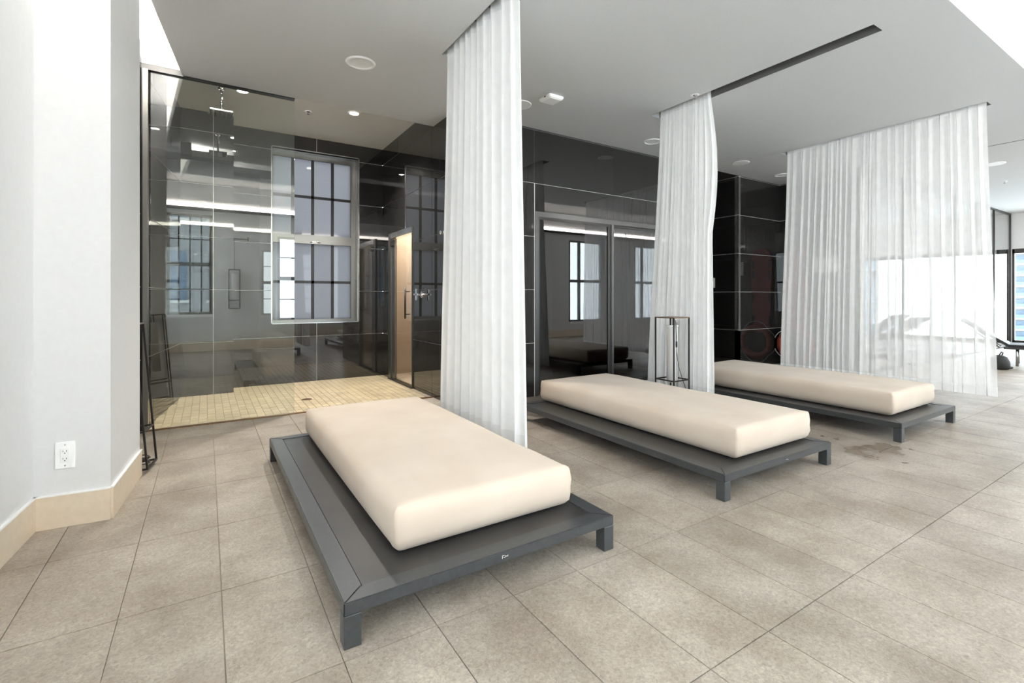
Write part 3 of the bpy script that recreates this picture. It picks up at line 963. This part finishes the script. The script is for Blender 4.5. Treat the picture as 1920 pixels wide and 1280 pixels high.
def mattress(loc, rz, wdt, lng, hgt, label, seed):
    t = empty('mattress', (loc[0], loc[1], 0.148), rz)
    tag(t, label, 'mattress', 'cream mattresses on the daybeds')
    rnd = random.Random(seed)
    ph = [rnd.uniform(0, 6.28) for _ in range(8)]
    bm = bmesh.new()
    a, c, d = wdt / 2, lng / 2, hgt / 2
    r = 0.032
    nx, ny, nz = 22, 44, 8

    def shape(p):
        # rounded box
        q = Vector((max(-a + r, min(a - r, p.x)), max(-c + r, min(c - r, p.y)), max(-d + r, min(d - r, p.z))))
        v = p - q
        if v.length > 1e-9:
            v.normalize()
        s = q + v * r
        u, w_, h_ = p.x / a, p.y / c, p.z / d
        # puffed sides, crowned top, slightly tucked bottom
        puff = 0.014 * (1 - h_ * h_)
        if abs(u) > 0.999: s.x += math.copysign(puff * (1 - 0.5 * w_ ** 4), u)
        if abs(w_) > 0.999: s.y += math.copysign(puff * (1 - 0.5 * u ** 4), w_)
        if h_ > 0.999: s.z += 0.012 * (1 - u ** 4) * (1 - w_ ** 6)
        if h_ < -0.5:
            k = 0.014 * (-h_ - 0.5) * 2
            s.x -= u * k * (1 if abs(u) > .9 else 0); s.y -= w_ * k * (1 if abs(w_) > .9 else 0)
        # soft wrinkles
        wr = 0.0022 * (math.sin(s.x * 9 + ph[0]) * math.sin(s.y * 5 + ph[1]) + 0.5 * math.sin(s.x * 17 + s.y * 11 + ph[2]))
        if h_ > 0.6: s.z += wr
        corner = max(0, (abs(u) - 0.9) * 10) * max(0, (abs(w_) - 0.955) * 22)
        s.z += (0.010 if h_ > 0.5 else -0.004 if h_ < -0.5 else 0) * corner
        s.x += math.copysign(0.006, u) * corner * (0.6 + 0.4 * math.sin(h_ * 14 + ph[3]))
        s.y += math.copysign(0.006, w_) * corner * (0.6 + 0.4 * math.sin(h_ * 11 + ph[4]))
        return s

    cache = {}

    def V(i, j, k):
        key = (i, j, k)
        if key not in cache:
            def cl(n, i_, half):
                # denser rows near the edges
                f = -1 + 2 * i_ / n
                g_ = math.copysign(1 - (1 - abs(f)) ** 1.5, f)
                return half * g_
            p = Vector((cl(nx, i, a), cl(ny, j, c), cl(nz, k, d)))
            s = shape(p)
            cache[key] = bm.verts.new((s.x + a, s.y + c, s.z + d))
        return cache[key]

    for i in range(nx):
        for j in range(ny):
            bm.faces.new((V(i, j, 0), V(i, j + 1, 0), V(i + 1, j + 1, 0), V(i + 1, j, 0)))
            bm.faces.new((V(i, j, nz), V(i + 1, j, nz), V(i + 1, j + 1, nz), V(i, j + 1, nz)))
    for k in range(nz):
        for i in range(nx):
            bm.faces.new((V(i, 0, k), V(i + 1, 0, k), V(i + 1, 0, k + 1), V(i, 0, k + 1)))
            bm.faces.new((V(i, ny, k), V(i, ny, k + 1), V(i + 1, ny, k + 1), V(i + 1, ny, k)))
        for j in range(ny):
            bm.faces.new((V(0, j, k), V(0, j, k + 1), V(0, j + 1, k + 1), V(0, j + 1, k)))
            bm.faces.new((V(nx, j, k), V(nx, j + 1, k), V(nx, j + 1, k + 1), V(nx, j, k + 1)))
    cov = bm_obj('cover', bm, 'fabric_cream', t, smooth=True)
    # stitched seams down the corners
    for (sx, sy) in ((0, 0), (1, 0), (0, 1), (1, 1)):
        pts = []
        for q in range(7):
            h_ = -0.55 + 1.35 * q / 6
            pts.append((sx * wdt + (1 if sx == 0 else -1) * 0.0095, sy * lng + (1 if sy == 0 else -1) * 0.0095, hgt / 2 * (1 + h_)))
        tube('corner_seam', pts, 0.0022, 'fabric_cream', cov, 6)
    return t


mattress((0.59, 1.735), 0, 0.83, 1.89, 0.185, 'cream mattress on the platform nearest the camera', 3)
mattress((2.625, 1.685), math.radians(-0.2), 0.83, 1.97, 0.19, 'cream mattress on the middle platform, in front of the wire lamp', 5)
mattress((4.655, 1.635), 0, 0.88, 1.95, 0.19, 'cream mattress on the farthest platform, in front of the sheer curtain', 8)

# ================================================================== FLOOR LAMPS
def cage_lamp(loc, rz, s, H, label, tilt=0.0, low=0.30, shade_h=0.55, shade_r=0.052):
    t = empty('floor_lamp', loc, rz)
    t.rotation_euler = (0, tilt, rz)
    tag(t, label, 'floor lamp', 'slim black cage lamps')
    w_ = 0.011
    for (x, y) in ((0, 0), (s, 0), (s, s), (0, s)):
        box('post', x - w_ / 2, x + w_ / 2, y - w_ / 2, y + w_ / 2, 0, H, 'black_metal', t)
    for z in (low, 0.0):
        for (x0, x1, y0, y1) in ((0, s, 0, 0), (0, s, s, s), (0, 0, 0, s), (s, s, 0, s)):
            e = w_ / 2
            box('cross_bar', x0 + (e if x0 != x1 else -e), x1 - (e if x0 != x1 else -e), y0 + (e if y0 != y1 else -e), y1 - (e if y0 != y1 else -e), z, z + w_, 'black_metal', t)
    box('top_plate', -w_ / 2, s + w_ / 2, -w_ / 2, s + w_ / 2, H, H + 0.010, 'bronze', t)
    c = s / 2
    for k in range(3):
        a_ = k * 2.1 + 0.3
        tube('stem', [(c + 0.018 * math.cos(a_), c + 0.018 * math.sin(a_), H - 0.001), (c + 0.018 * math.cos(a_), c + 0.018 * math.sin(a_), H - 0.072)], 0.0045, 'black_metal', t, 8)
    z1 = H - 0.07
    z0 = z1 - shade_h
    lathe('shade', [(0.0, z1 + 0.001), (shade_r * 1.12, z1 + 0.001), (shade_r * 1.12, z1 - 0.008), (shade_r, z1 - 0.010), (shade_r, z0), (shade_r - 0.004, z0), (shade_r - 0.004, z1 - 0.012)], (c, c, 0), 'lamp_shade', t, 28)
    return t


l2 = cage_lamp((3.60, 2.925, 0), 0, 0.212, 0.915, 'black wire cage lamp with white tube shade in front of the second curtain', low=0.335, shade_h=0.53, shade_r=0.05)
pts = []
for (u, v, z) in ((0.02, 0.0, 0.90), (0.024, -0.004, 0.75), (0.03, -0.006, 0.62), (0.05, -0.01, 0.48), (0.10, -0.014, 0.36), (0.15, -0.018, 0.25), (0.22, -0.03, 0.12), (0.27, -0.05, 0.01)):
    pts.append((u, v, z))
cord2 = tube('cord', pts, 0.0028, 'cord_black', l2, 6)
tube('cord', [(0.03, -0.006, 0.88), (0.026, -0.008, 0.6), (0.035, -0.008, 0.3), (0.04, -0.008, 0.004)], 0.0024, 'cord_black', l2, 6)
lathe('cord_switch', [(0, -0.03), (0.008, -0.026), (0.009, 0.0), (0.008, 0.026), (0, 0.03)], (0.028, -0.006, 0.68), 'cord_black', cord2, 12)

# leaning lamp in the nook
l1 = cage_lamp((-0.515, 3.84, 0.004), math.radians(-9), 0.205, 0.915, 'black wire cage lamp leaning in the nook beside the shower glass', tilt=math.radians(-4.6), low=0.235, shade_h=0.50, shade_r=0.040)
pts = []
for k in range(60):
    a_ = k / 59 * 4 * 2 * math.pi
    rr = 0.05 + 0.02 * math.sin(k * 0.9)
    pts.append((0.12 + rr * math.cos(a_) * 1.2, 0.08 + rr * math.sin(a_), 0.008 + 0.0009 * k + 0.012 * (1 + math.sin(a_ * 0.7))))
tube('coiled_cord', pts, 0.0035, 'cord_black', l1, 6)

# hanging lantern on a bracket on the rear wall (seen in the shower reflections)
wlamp = empty('wall_lantern', (0.5, YREAR, 0))
tag(wlamp, 'black wire lantern hanging from a bracket on the rear wall, seen only in reflections', 'wall lamp')
box('bracket_arm', -0.12, 0.26, 0.0, 0.02, 2.335, 2.35, 'black_metal', wlamp)
box('bracket_plate', 0.25, 0.265, 0.0, 0.03, 2.30, 2.39, 'black_metal', wlamp)
tube('hanging_rod', [(0.0, 0.10, 1.68), (0.0, 0.10, 2.34)], 0.005, 'black_metal', wlamp)
box('bracket_stub', -0.006, 0.006, 0.0, 0.11, 2.336, 2.348, 'black_metal', wlamp)
for (x, y) in ((-0.1, 0.02), (0.1, 0.02), (-0.1, 0.2), (0.1, 0.2)):
    box('post', x - 0.006, x + 0.006, y - 0.006, y + 0.006, 0.87, 1.69, 'black_metal', wlamp)
for z in (0.87, 1.04, 1.68):
    box('cross_bar', -0.1, 0.1, 0.014, 0.026, z, z + 0.012, 'black_metal', wlamp)
    box('cross_bar', -0.1, 0.1, 0.194, 0.206, z, z + 0.012, 'black_metal', wlamp)
    box('cross_bar', -0.106, -0.094, 0.02, 0.2, z, z + 0.012, 'black_metal', wlamp)
    box('cross_bar', 0.094, 0.106, 0.02, 0.2, z, z + 0.012, 'black_metal', wlamp)
lathe('shade', [(0, 1.6), (0.05, 1.6), (0.05, 1.06), (0.046, 1.06), (0.046, 1.59)], (0, 0.11, 0), 'lamp_shade', wlamp, 24)

# ================================================================== OUTLET
ou = empty('wall_outlet', (-0.577, 3.1396, 0.345), math.atan2(-0.025, 0.287))
tag(ou, 'white double power outlet on the white pier', 'outlet')
box('cover_plate', -0.037, 0.037, -0.006, 0.001, -0.064, 0.064, 'white_plastic', ou, 0.002)
bm = bmesh.new(); add_box(bm, -0.0165, 0.0165, -0.009, -0.005, -0.035, 0.035)
bmesh.ops.bevel(bm, geom=list(bm.edges), offset=0.001, segments=1, affect='EDGES')
bm_obj('receptacle', bm, 'mark_white', ou)
for zc in (0.018, -0.018):
    bm = bmesh.new()
    add_box(bm, -0.0075, -0.0055, -0.0096, -0.0088, zc - 0.001, zc + 0.006)
    add_box(bm, 0.0055, 0.0075, -0.0096, -0.0088, zc - 0.001, zc + 0.006)
    add_box(bm, -0.002, 0.002, -0.0096, -0.0088, zc - 0.009, zc - 0.005)
    bm_obj('socket_slots', bm, 'dark_frame', ou)
for zc in (0.05, -0.05):
    bm = bmesh.new(); add_tube(bm, [(0, -0.0055, zc), (0, -0.0068, zc)], 0.003, 12); bm_obj('screw', bm, 'brushed_steel', ou)

sw = empty('wall_switch', (6.972, 4.90, 1.344), 0)
tag(sw, 'small white switch plate on the black passage wall', 'switch')
box('cover_plate', -0.008, 0.0, -0.045, 0.045, -0.08, 0.08, 'white_plastic', sw, 0.002)
bm = bmesh.new(); add_tube(bm, [(-0.008, 0, 0.01), (-0.014, 0, 0.01)], 0.025, 20); bm_obj('knob', bm, 'mark_white', sw)
box('symbol', -0.0145, -0.0139, -0.003, 0.003, -0.005, 0.03, 'dark_frame', sw)

# ================================================================== CURTAINS
def curtain(name, label, track_x, top, bot, z0, z1, folds, amp_top, amp_bot, matn, seed, xbot=0.0, hem=0.09, tail=None, n_per=14, hem_mat='curtain_hem', group=None, jitter=0.5, style='wave'):
    """pleated sheet hanging from a ceiling track that runs along y; top/bot = (y_from, y_to)"""
    t = empty(name, (track_x, (top[0] + top[1]) / 2, z0))
    y_c = (top[0] + top[1]) / 2
    tag(t, label, 'curtain', group)
    rnd = random.Random(seed)
    npt = folds * n_per
    rows = 26
    # uneven fold widths
    wds = [1 + rnd.uniform(-jitter, jitter) for _ in range(folds)]
    tot = sum(wds)
    cum = [0]
    for q in wds: cum.append(cum[-1] + q / tot)
    ams = [rnd.uniform(0.7, 1.15) for _ in range(folds)]
    drf = [rnd.uniform(-1, 1) for _ in range(folds + 1)]
    sh = [rnd.uniform(-0.25, 0.25) for _ in range(folds)]
    pl = [rnd.uniform(0.12, 0.42) for _ in range(folds)]

    def pos(s, h):
        # s: 0..1 along the track, h: 0 top .. 1 bottom
        k = min(folds - 1, max(0, next((i for i in range(folds) if s <= cum[i + 1]), folds - 1)))
        f = (s - cum[k]) / (cum[k + 1] - cum[k])
        ang = 2 * math.pi * f
        amp = (amp_top + (amp_bot - amp_top) * h) * ams[k]
        wv = math.sin(ang) + 0.25 * math.sin(2 * ang + sh[k] * 6)
        ytop = top[0] + (top[1] - top[0]) * s
        ybot = bot[0] + (bot[1] - bot[0]) * s
        e = h * h * (3 - 2 * h) * 0.5 + h * 0.5
        y = ytop + (ybot - ytop) * e
        y += (drf[k] * (1 - f) + drf[k + 1] * f) * 0.035 * h * (abs(bot[1] - bot[0]) / folds) / 0.06
        y += 0.012 * math.sin(2 * ang) * (0.4 + 0.6 * h)
        x = amp * wv + xbot * e
        if style == 'pleat':
            # flat stretch, then the cloth doubles back on itself in a narrow pleat
            wk = cum[k + 1] - cum[k]
            a0 = 0.62
            b0 = pl[k]
            if f < a0:
                g = f / a0 * (0.55 + b0)
                xx = 0.0
            elif f < 0.8:
                q = (f - a0) / (0.8 - a0)
                g = 0.55 + b0 - b0 * (0.5 - 0.5 * math.cos(math.pi * q))
                xx = 0.5 - 0.5 * math.cos(math.pi * q)
            else:
                q = (f - 0.8) / 0.2
                g = 0.55 + 0.45 * q
                xx = 1.0 - (0.5 - 0.5 * math.cos(math.pi * q))
            s2 = cum[k] + wk * g
            ytop = top[0] + (top[1] - top[0]) * s2
            ybot = bot[0] + (bot[1] - bot[0]) * s2
            y = ytop + (ybot - ytop) * e + (drf[k] * (1 - f) + drf[k + 1] * f) * 0.02 * h
            x = amp * (xx * 1.2 + 0.5 * math.sin(s * 19 + h * 1.3) * (0.3 + 0.7 * h) + 0.25 * math.sin(ang)) + xbot * e
        if tail:
            x += tail(s, h)[0]; y += tail(s, h)[1]
        return x, y

    grid = []
    bm = bmesh.new()
    for r_ in range(rows + 1):
        h = r_ / rows
        grid.append([])
        for c_ in range(npt + 1):
            x, y = pos(c_ / npt, h)
            z = z1 + (z0 - z1) * h - z0
            grid[-1].append(bm.verts.new((x, y - y_c, z)))
    for r_ in range(rows):
        for c_ in range(npt):
            bm.faces.new((grid[r_][c_], grid[r_ + 1][c_], grid[r_ + 1][c_ + 1], grid[r_][c_ + 1]))
    bm_obj('panel', bm, matn, t, smooth=True)
    # doubled hem along the foot, heading tape along the top
    for (nm, ha, hb, off) in (('hem', 1 - hem / (z1 - z0), 1.0, 0.003), ('heading_tape', 0.0, 0.028, 0.003)):
        bm = bmesh.new()
        g = []
        for r_ in range(3):
            h = ha + (hb - ha) * r_ / 2
            g.append([])
            for c_ in range(npt + 1):
                x, y = pos(c_ / npt, h)
                g[-1].append(bm.verts.new((x - off, y - y_c - off * 0.5, z1 + (z0 - z1) * h - z0 + (0.0 if r_ < 2 else -0.002 if nm == 'hem' else 0))))
        for r_ in range(2):
            for c_ in range(npt):
                bm.faces.new((g[r_][c_], g[r_ + 1][c_], g[r_ + 1][c_ + 1], g[r_][c_ + 1]))
        bm_obj(nm, bm, hem_mat, t, smooth=True)
    return t


GC = 'white floor length curtains on ceiling tracks'
curtain('curtain', 'white gathered curtain between the nearest and middle daybeds', 1.605, (2.46, 3.45), (2.51, 3.66), 0.165, CEIL + 0.06, 10, 0.026, 0.046, 'curtain_dense', 11, xbot=0.05, group=GC, jitter=0.7)


def flap(s, h):
    k = max(0.0, 1 - s / 0.16) * max(0.0, math.sin(math.pi * min(1.0, max(0.0, (h - 0.02) / 0.45))))
    return 0.05 * k, -0.03 * k


curtain('curtain', 'white gathered curtain behind the wire lamp, between the middle and far daybeds', 3.985, (2.82, 3.40), (2.80, 3.56), 0.165, CEIL + 0.06, 15, 0.017, 0.030, 'curtain_dense', 21, xbot=0.0, group=GC, tail=flap, jitter=0.6)
curtain('curtain', 'wide sheer white curtain drawn out at the right', 6.43, (1.50, 3.41), (1.44, 3.52), 0.15, CEIL + 0.06, 26, 0.016, 0.026, 'curtain_sheer', 33, xbot=0.0, group=GC, style='pleat', jitter=0.75, n_per=20)
# dark curtain inside the smoked room
curtain('dark_curtain', 'dark gathered curtain behind the left smoked glass door', 0, (0.0, 0.30), (0.0, 0.34), 0.02, 2.35, 5, 0.03, 0.035, 'curtain_dark', 41, hem_mat='curtain_dark')
dc = bpy.data.objects['dark_curtain']
dc.rotation_euler.z = math.radians(-90)
dc.location = (3.22 + 0.15, YB + 0.22, 0.02)

# ================================================================== RESCUE GEAR on the return wall
xw = 8.142
rb = empty('spine_board', (xw, 4.165, 0))
tag(rb, 'dark red plastic spine board hung on the black wall, mirrored in the tiles', 'spine board')
bm = bmesh.new()
outline = []
for (y, z) in ((-0.12, 0.5), (0.12, 0.5), (0.165, 0.62), (0.175, 1.2), (0.19, 1.5), (0.19, 1.75), (0.15, 1.88), (0.07, 1.95), (-0.07, 1.95), (-0.15, 1.88), (-0.19, 1.75), (-0.19, 1.5), (-0.175, 1.2), (-0.165, 0.62)):
    outline.append((y, z))
f0 = [bm.verts.new((0.0 - 0.005, y, z)) for y, z in outline]
f1 = [bm.verts.new((-0.05, y * 0.97, 1.22 + (z - 1.22) * 0.985)) for y, z in outline]
bm.faces.new(f0); bm.faces.new(list(reversed(f1)))
for k in range(len(outline)):
    bm.faces.new((f0[k], f1[k], f1[(k + 1) % len(outline)], f0[(k + 1) % len(outline)]))
brd = bm_obj('board', bm, 'board_red', rb)
for z in (0.72, 1.1, 1.5, 1.68):
    for sy in (-1, 1):
        box('hand_slot', -0.0515, -0.049, sy * 0.145 - 0.018, sy * 0.145 + 0.018, z - 0.07, z + 0.07, 'dark_frame', brd)
for y in (-0.05, 0.0, 0.05):
    box('hand_slot', -0.0515, -0.049, y - 0.016, y + 0.016, 1.86, 1.89, 'dark_frame', brd)

rg = empty('lifebuoy', (xw - 0.118, 4.12, 0.345))
tag(rg, 'red ring lifebuoy with white rope standing against the black wall', 'lifebuoy')
R0, r0 = 0.245, 0.055
bm = bmesh.new()
add_tube(bm, [(0, R0 * math.cos(a_ * math.pi / 18), R0 * math.sin(a_ * math.pi / 18)) for a_ in range(36)], r0, 14, closed=True)
rng = bm_obj('ring', bm, 'buoy_red', rg, smooth=True)
for k in range(4):
    a0 = math.pi / 4 + k * math.pi / 2
    pts = []
    for q in range(9):
        a_ = a0 + q / 8 * math.pi / 2
        rr = R0 + r0 + 0.004 + 0.05 * math.sin(math.pi * q / 8)
        pts.append((-0.01, rr * math.cos(a_), rr * math.sin(a_)))
    tube('rope', pts, 0.006, 'rope_white', rng, 6)

bxx = empty('wall_box', (xw, 3.72, 1.615))
tag(bxx, 'white wall box mounted behind the sheer curtain', 'box')
box('case', -0.11, -0.0005, -0.16, 0.16, -0.12, 0.12, 'white_plastic', bxx, 0.006)
box('lid_seam', -0.1115, -0.1085, -0.161, 0.161, 0.05, 0.054, 'dark_frame', bxx)
box('carry_clip', -0.08, -0.04, -0.03, 0.03, 0.12, 0.132, 'dark_frame', bxx)
tube('throw_line', [(xw - 0.04 - 0.02 * math.sin(k), 3.70 - 0.03 * k + 0.03 * math.sin(k * 1.7), 0.42 + 0.20 * math.sin(k * 0.75)) for k in range(13)], 0.005, 'rope_white', None, 6)
tag(bpy.data.objects['throw_line'], 'thin white rescue line looping down the black wall behind the sheer curtain', 'rope')

# ================================================================== LOUNGE CHAIR AT THE FAR RIGHT
ch = empty('lounge_chair', (11.25, 2.35, 0), math.radians(-80))
tag(ch, 'black reclining lounge chair with raised back at the right edge', 'lounge chair')
box('seat', 0.0, 1.25, -0.3, 0.3, 0.30, 0.345, 'chaise_black', ch, 0.008)
bm = bmesh.new(); vs = add_box(bm, -0.70, 0.0, -0.3, 0.3, 0.0, 0.04)
for v in bm.verts:
    a_ = math.radians(35)
    x, z = v.co.x, v.co.z
    v.co.x = x * math.cos(a_) + z * math.sin(a_)
    v.co.z = -x * math.sin(a_) + z * math.cos(a_) + 0.305
bm_obj('backrest', bm, 'chaise_black', ch)
for x in (0.1, 1.1):
    for y in (-0.26, 0.26):
        tube('leg', [(x, y, 0.0), (x, y, 0.31)], 0.017, 'brushed_steel', ch, 10)
for y in (-0.28, 0.28):
    box('side_rail', -0.05, 1.25, y - 0.02, y + 0.02, 0.27, 0.302, 'dark_frame', ch)
tube('back_strut', [(-0.1, -0.2, 0.28), (-0.45, -0.2, 0.58)], 0.012, 'brushed_steel', ch)
tube('back_strut', [(-0.1, 0.2, 0.28), (-0.45, 0.2, 0.58)], 0.012, 'brushed_steel', ch)

ch2 = empty('lounge_chair', (12.6, 1.6, 0), math.radians(-80))
ch2_src = [c for c in bpy.data.objects if c.parent == ch]
tag(ch2, 'second black lounge chair farther back under the far window', 'lounge chair')
for c in ch2_src:
    k = c.copy(); COL.objects.link(k); k.parent = ch2

bag = empty('black_bag', (10.35, 2.27, 0))
tag(bag, 'small black bag on the floor beside the sheer curtain', 'bag')
lathe('body', [(0, 0.0), (0.10, 0.0), (0.125, 0.03), (0.12, 0.12), (0.09, 0.19), (0.04, 0.215), (0, 0.22)], (0, 0, 0), 'chaise_black', bag, 18)
tube('strap', [(0.09, 0, 0.17), (0.06, -0.03, 0.25), (-0.02, -0.03, 0.27), (-0.08, 0, 0.18)], 0.008, 'chaise_black', bag, 6)
tube('foot_piece', [(0.10, -0.05, 0.02), (0.20, -0.10, 0.02)], [0.03, 0.018], 'chaise_black', bag, 8)

# ================================================================== GYM MACHINES behind the partition
for (gx, gy, lab) in ((9.6, 4.3, 'added fill light panel in the gym nearest the black tiled wall'), (11.4, 5.6, 'added fill light panel in the middle of the gym'), (9.6, 6.4, 'added fill light panel at the back of the gym')):
    t = empty('gym_fill_panel', (gx, gy, CEIL))  # added panels, light the sheer curtain from behind
    tag(t, lab, 'ceiling light', 'added fill light panels in the gym')
    box('frame', -0.33, 0.33, -0.33, 0.33, -0.012, 0.0, 'white_plastic', t, 0.002)
    box('diffuser', -0.30, 0.30, -0.30, 0.30, -0.018, -0.012, 'gym_fill_glow', t)


def elliptical(loc, rz, label):
    t = empty('elliptical_trainer', (loc[0], loc[1], 0), rz)
    tag(t, label, 'exercise machine', 'exercise machines in the gym')
    box('base_rail', -0.8, 0.8, -0.05, 0.05, 0.02, 0.10, 'gym_grey', t, 0.01)
    for x in (-0.75, 0.75):
        box('foot_bar', x - 0.04, x + 0.04, -0.3, 0.3, 0.0, 0.06, 'gym_grey', t, 0.008)
    bm = bmesh.new(); add_tube(bm, [(0.55, -0.14, 0.42), (0.55, 0.14, 0.42)], 0.33, 28); bm_obj('drive_housing', bm, 'gym_grey', t)
    bm = bmesh.new(); add_tube(bm, [(0.45, 0, 0.5), (0.32, 0, 1.0), (0.22, 0, 1.45)], [0.09, 0.07, 0.06], 12); bm_obj('column', bm, 'gym_grey', t)
    bm = bmesh.new(); add_box(bm, 0.02, 0.26, -0.2, 0.2, 1.42, 1.66); bmesh.ops.bevel(bm, geom=list(bm.edges), offset=0.03, segments=2, affect='EDGES'); bm_obj('console', bm, 'gym_grey', t)
    for sy in (-1, 1):
        tube('arm_lever', [(0.38, sy * 0.24, 0.45), (0.3, sy * 0.26, 1.05), (0.16, sy * 0.26, 1.35), (0.05, sy * 0.22, 1.62)], 0.024, 'gym_grey', t, 8)
        box('pedal', -0.45, -0.05, sy * 0.2 - 0.07, sy * 0.2 + 0.07, 0.26 + 0.06 * sy, 0.31 + 0.06 * sy, 'gym_grey', t, 0.01)
        tube('pedal_bar', [(-0.6, sy * 0.2, 0.12), (-0.2, sy * 0.2, 0.25 + 0.06 * sy), (0.5, sy * 0.2, 0.42)], 0.025, 'gym_grey', t, 8)
    return t


elliptical((11.2, 4.05), math.radians(20), 'dark elliptical trainer seen through the sheer curtain, left of the gym pillar')
elliptical((12.4, 3.72), math.radians(200), 'dark elliptical trainer seen through the sheer curtain, right of the gym pillar')

# ================================================================== OUTSIDE
def tower(loc, wid, nfl, fh, z0, label, body, glass, slabm, bays):
    t = empty('apartment_tower', (loc[0], loc[1], z0))
    tag(t, label, 'building', 'apartment towers outside')
    box('core', 0, 14, 0, wid, 0, nfl * fh, body, t)
    bw_ = wid / bays
    for f in range(nfl):
        box('balcony_slab', -1.6, 0.0, 0.0, wid, f * fh, f * fh + 0.35, slabm, t)
        for k in range(bays):
            wdw = box('window', -0.12, 0.0, k * bw_ + 0.35, (k + 1) * bw_ - 0.35, f * fh + 0.55, f * fh + fh - 0.45, glass, t)
        box('balustrade', -1.6, -1.5, 0.0, wid, f * fh + 0.35, f * fh + 1.35, 'facade_blue' if glass == 'facade_blue' else 'facade_pale', t)
    return t


tower((190, 31.5), 7.2, 17, 3.0, -26, 'pale blue glass apartment tower outside the far window', 'facade_pale', 'facade_blue', 'facade_white', 3)
tower((190, 39.5), 6.0, 15, 3.2, -26, 'brown apartment tower with stacked balconies outside the far window', 'facade_brown', 'facade_dark', 'facade_pale', 2)
tower((170, 62.0), 14.0, 12, 3.2, -26, 'long pale apartment tower outside the gym windows', 'facade_pale', 'facade_blue', 'facade_white', 4)
struct(box('ground_street', 60, 400, -200, 300, -30, -26, 'concrete_pale'), 'pale street level far below')
struct(box('ground_terrace', -6, 20, YREAR - 6, YREAR - 0.25, -0.4, -0.05, 'concrete_pale'), 'pale terrace outside the rear windows')

nb = empty('neighbour_building', (-3.4, YREAR - 9.5, -6))
tag(nb, 'grey building across the terrace, seen only in the shower reflections', 'building')
box('wall', -6, 5.2, -4, 0, 0, 15.5, 'facade_pale', nb)
for fz in range(5):
    for kx in range(6):
        wdw = box('window', -5.5 + kx * 1.8, -4.4 + kx * 1.8, -0.02, 0.05, 1.0 + fz * 3.0, 2.8 + fz * 3.0, 'facade_blue', nb)
        box('sill', -5.6 + kx * 1.8, -4.3 + kx * 1.8, 0.0, 0.14, 0.9 + fz * 3.0, 1.0 + fz * 3.0, 'facade_white', wdw)
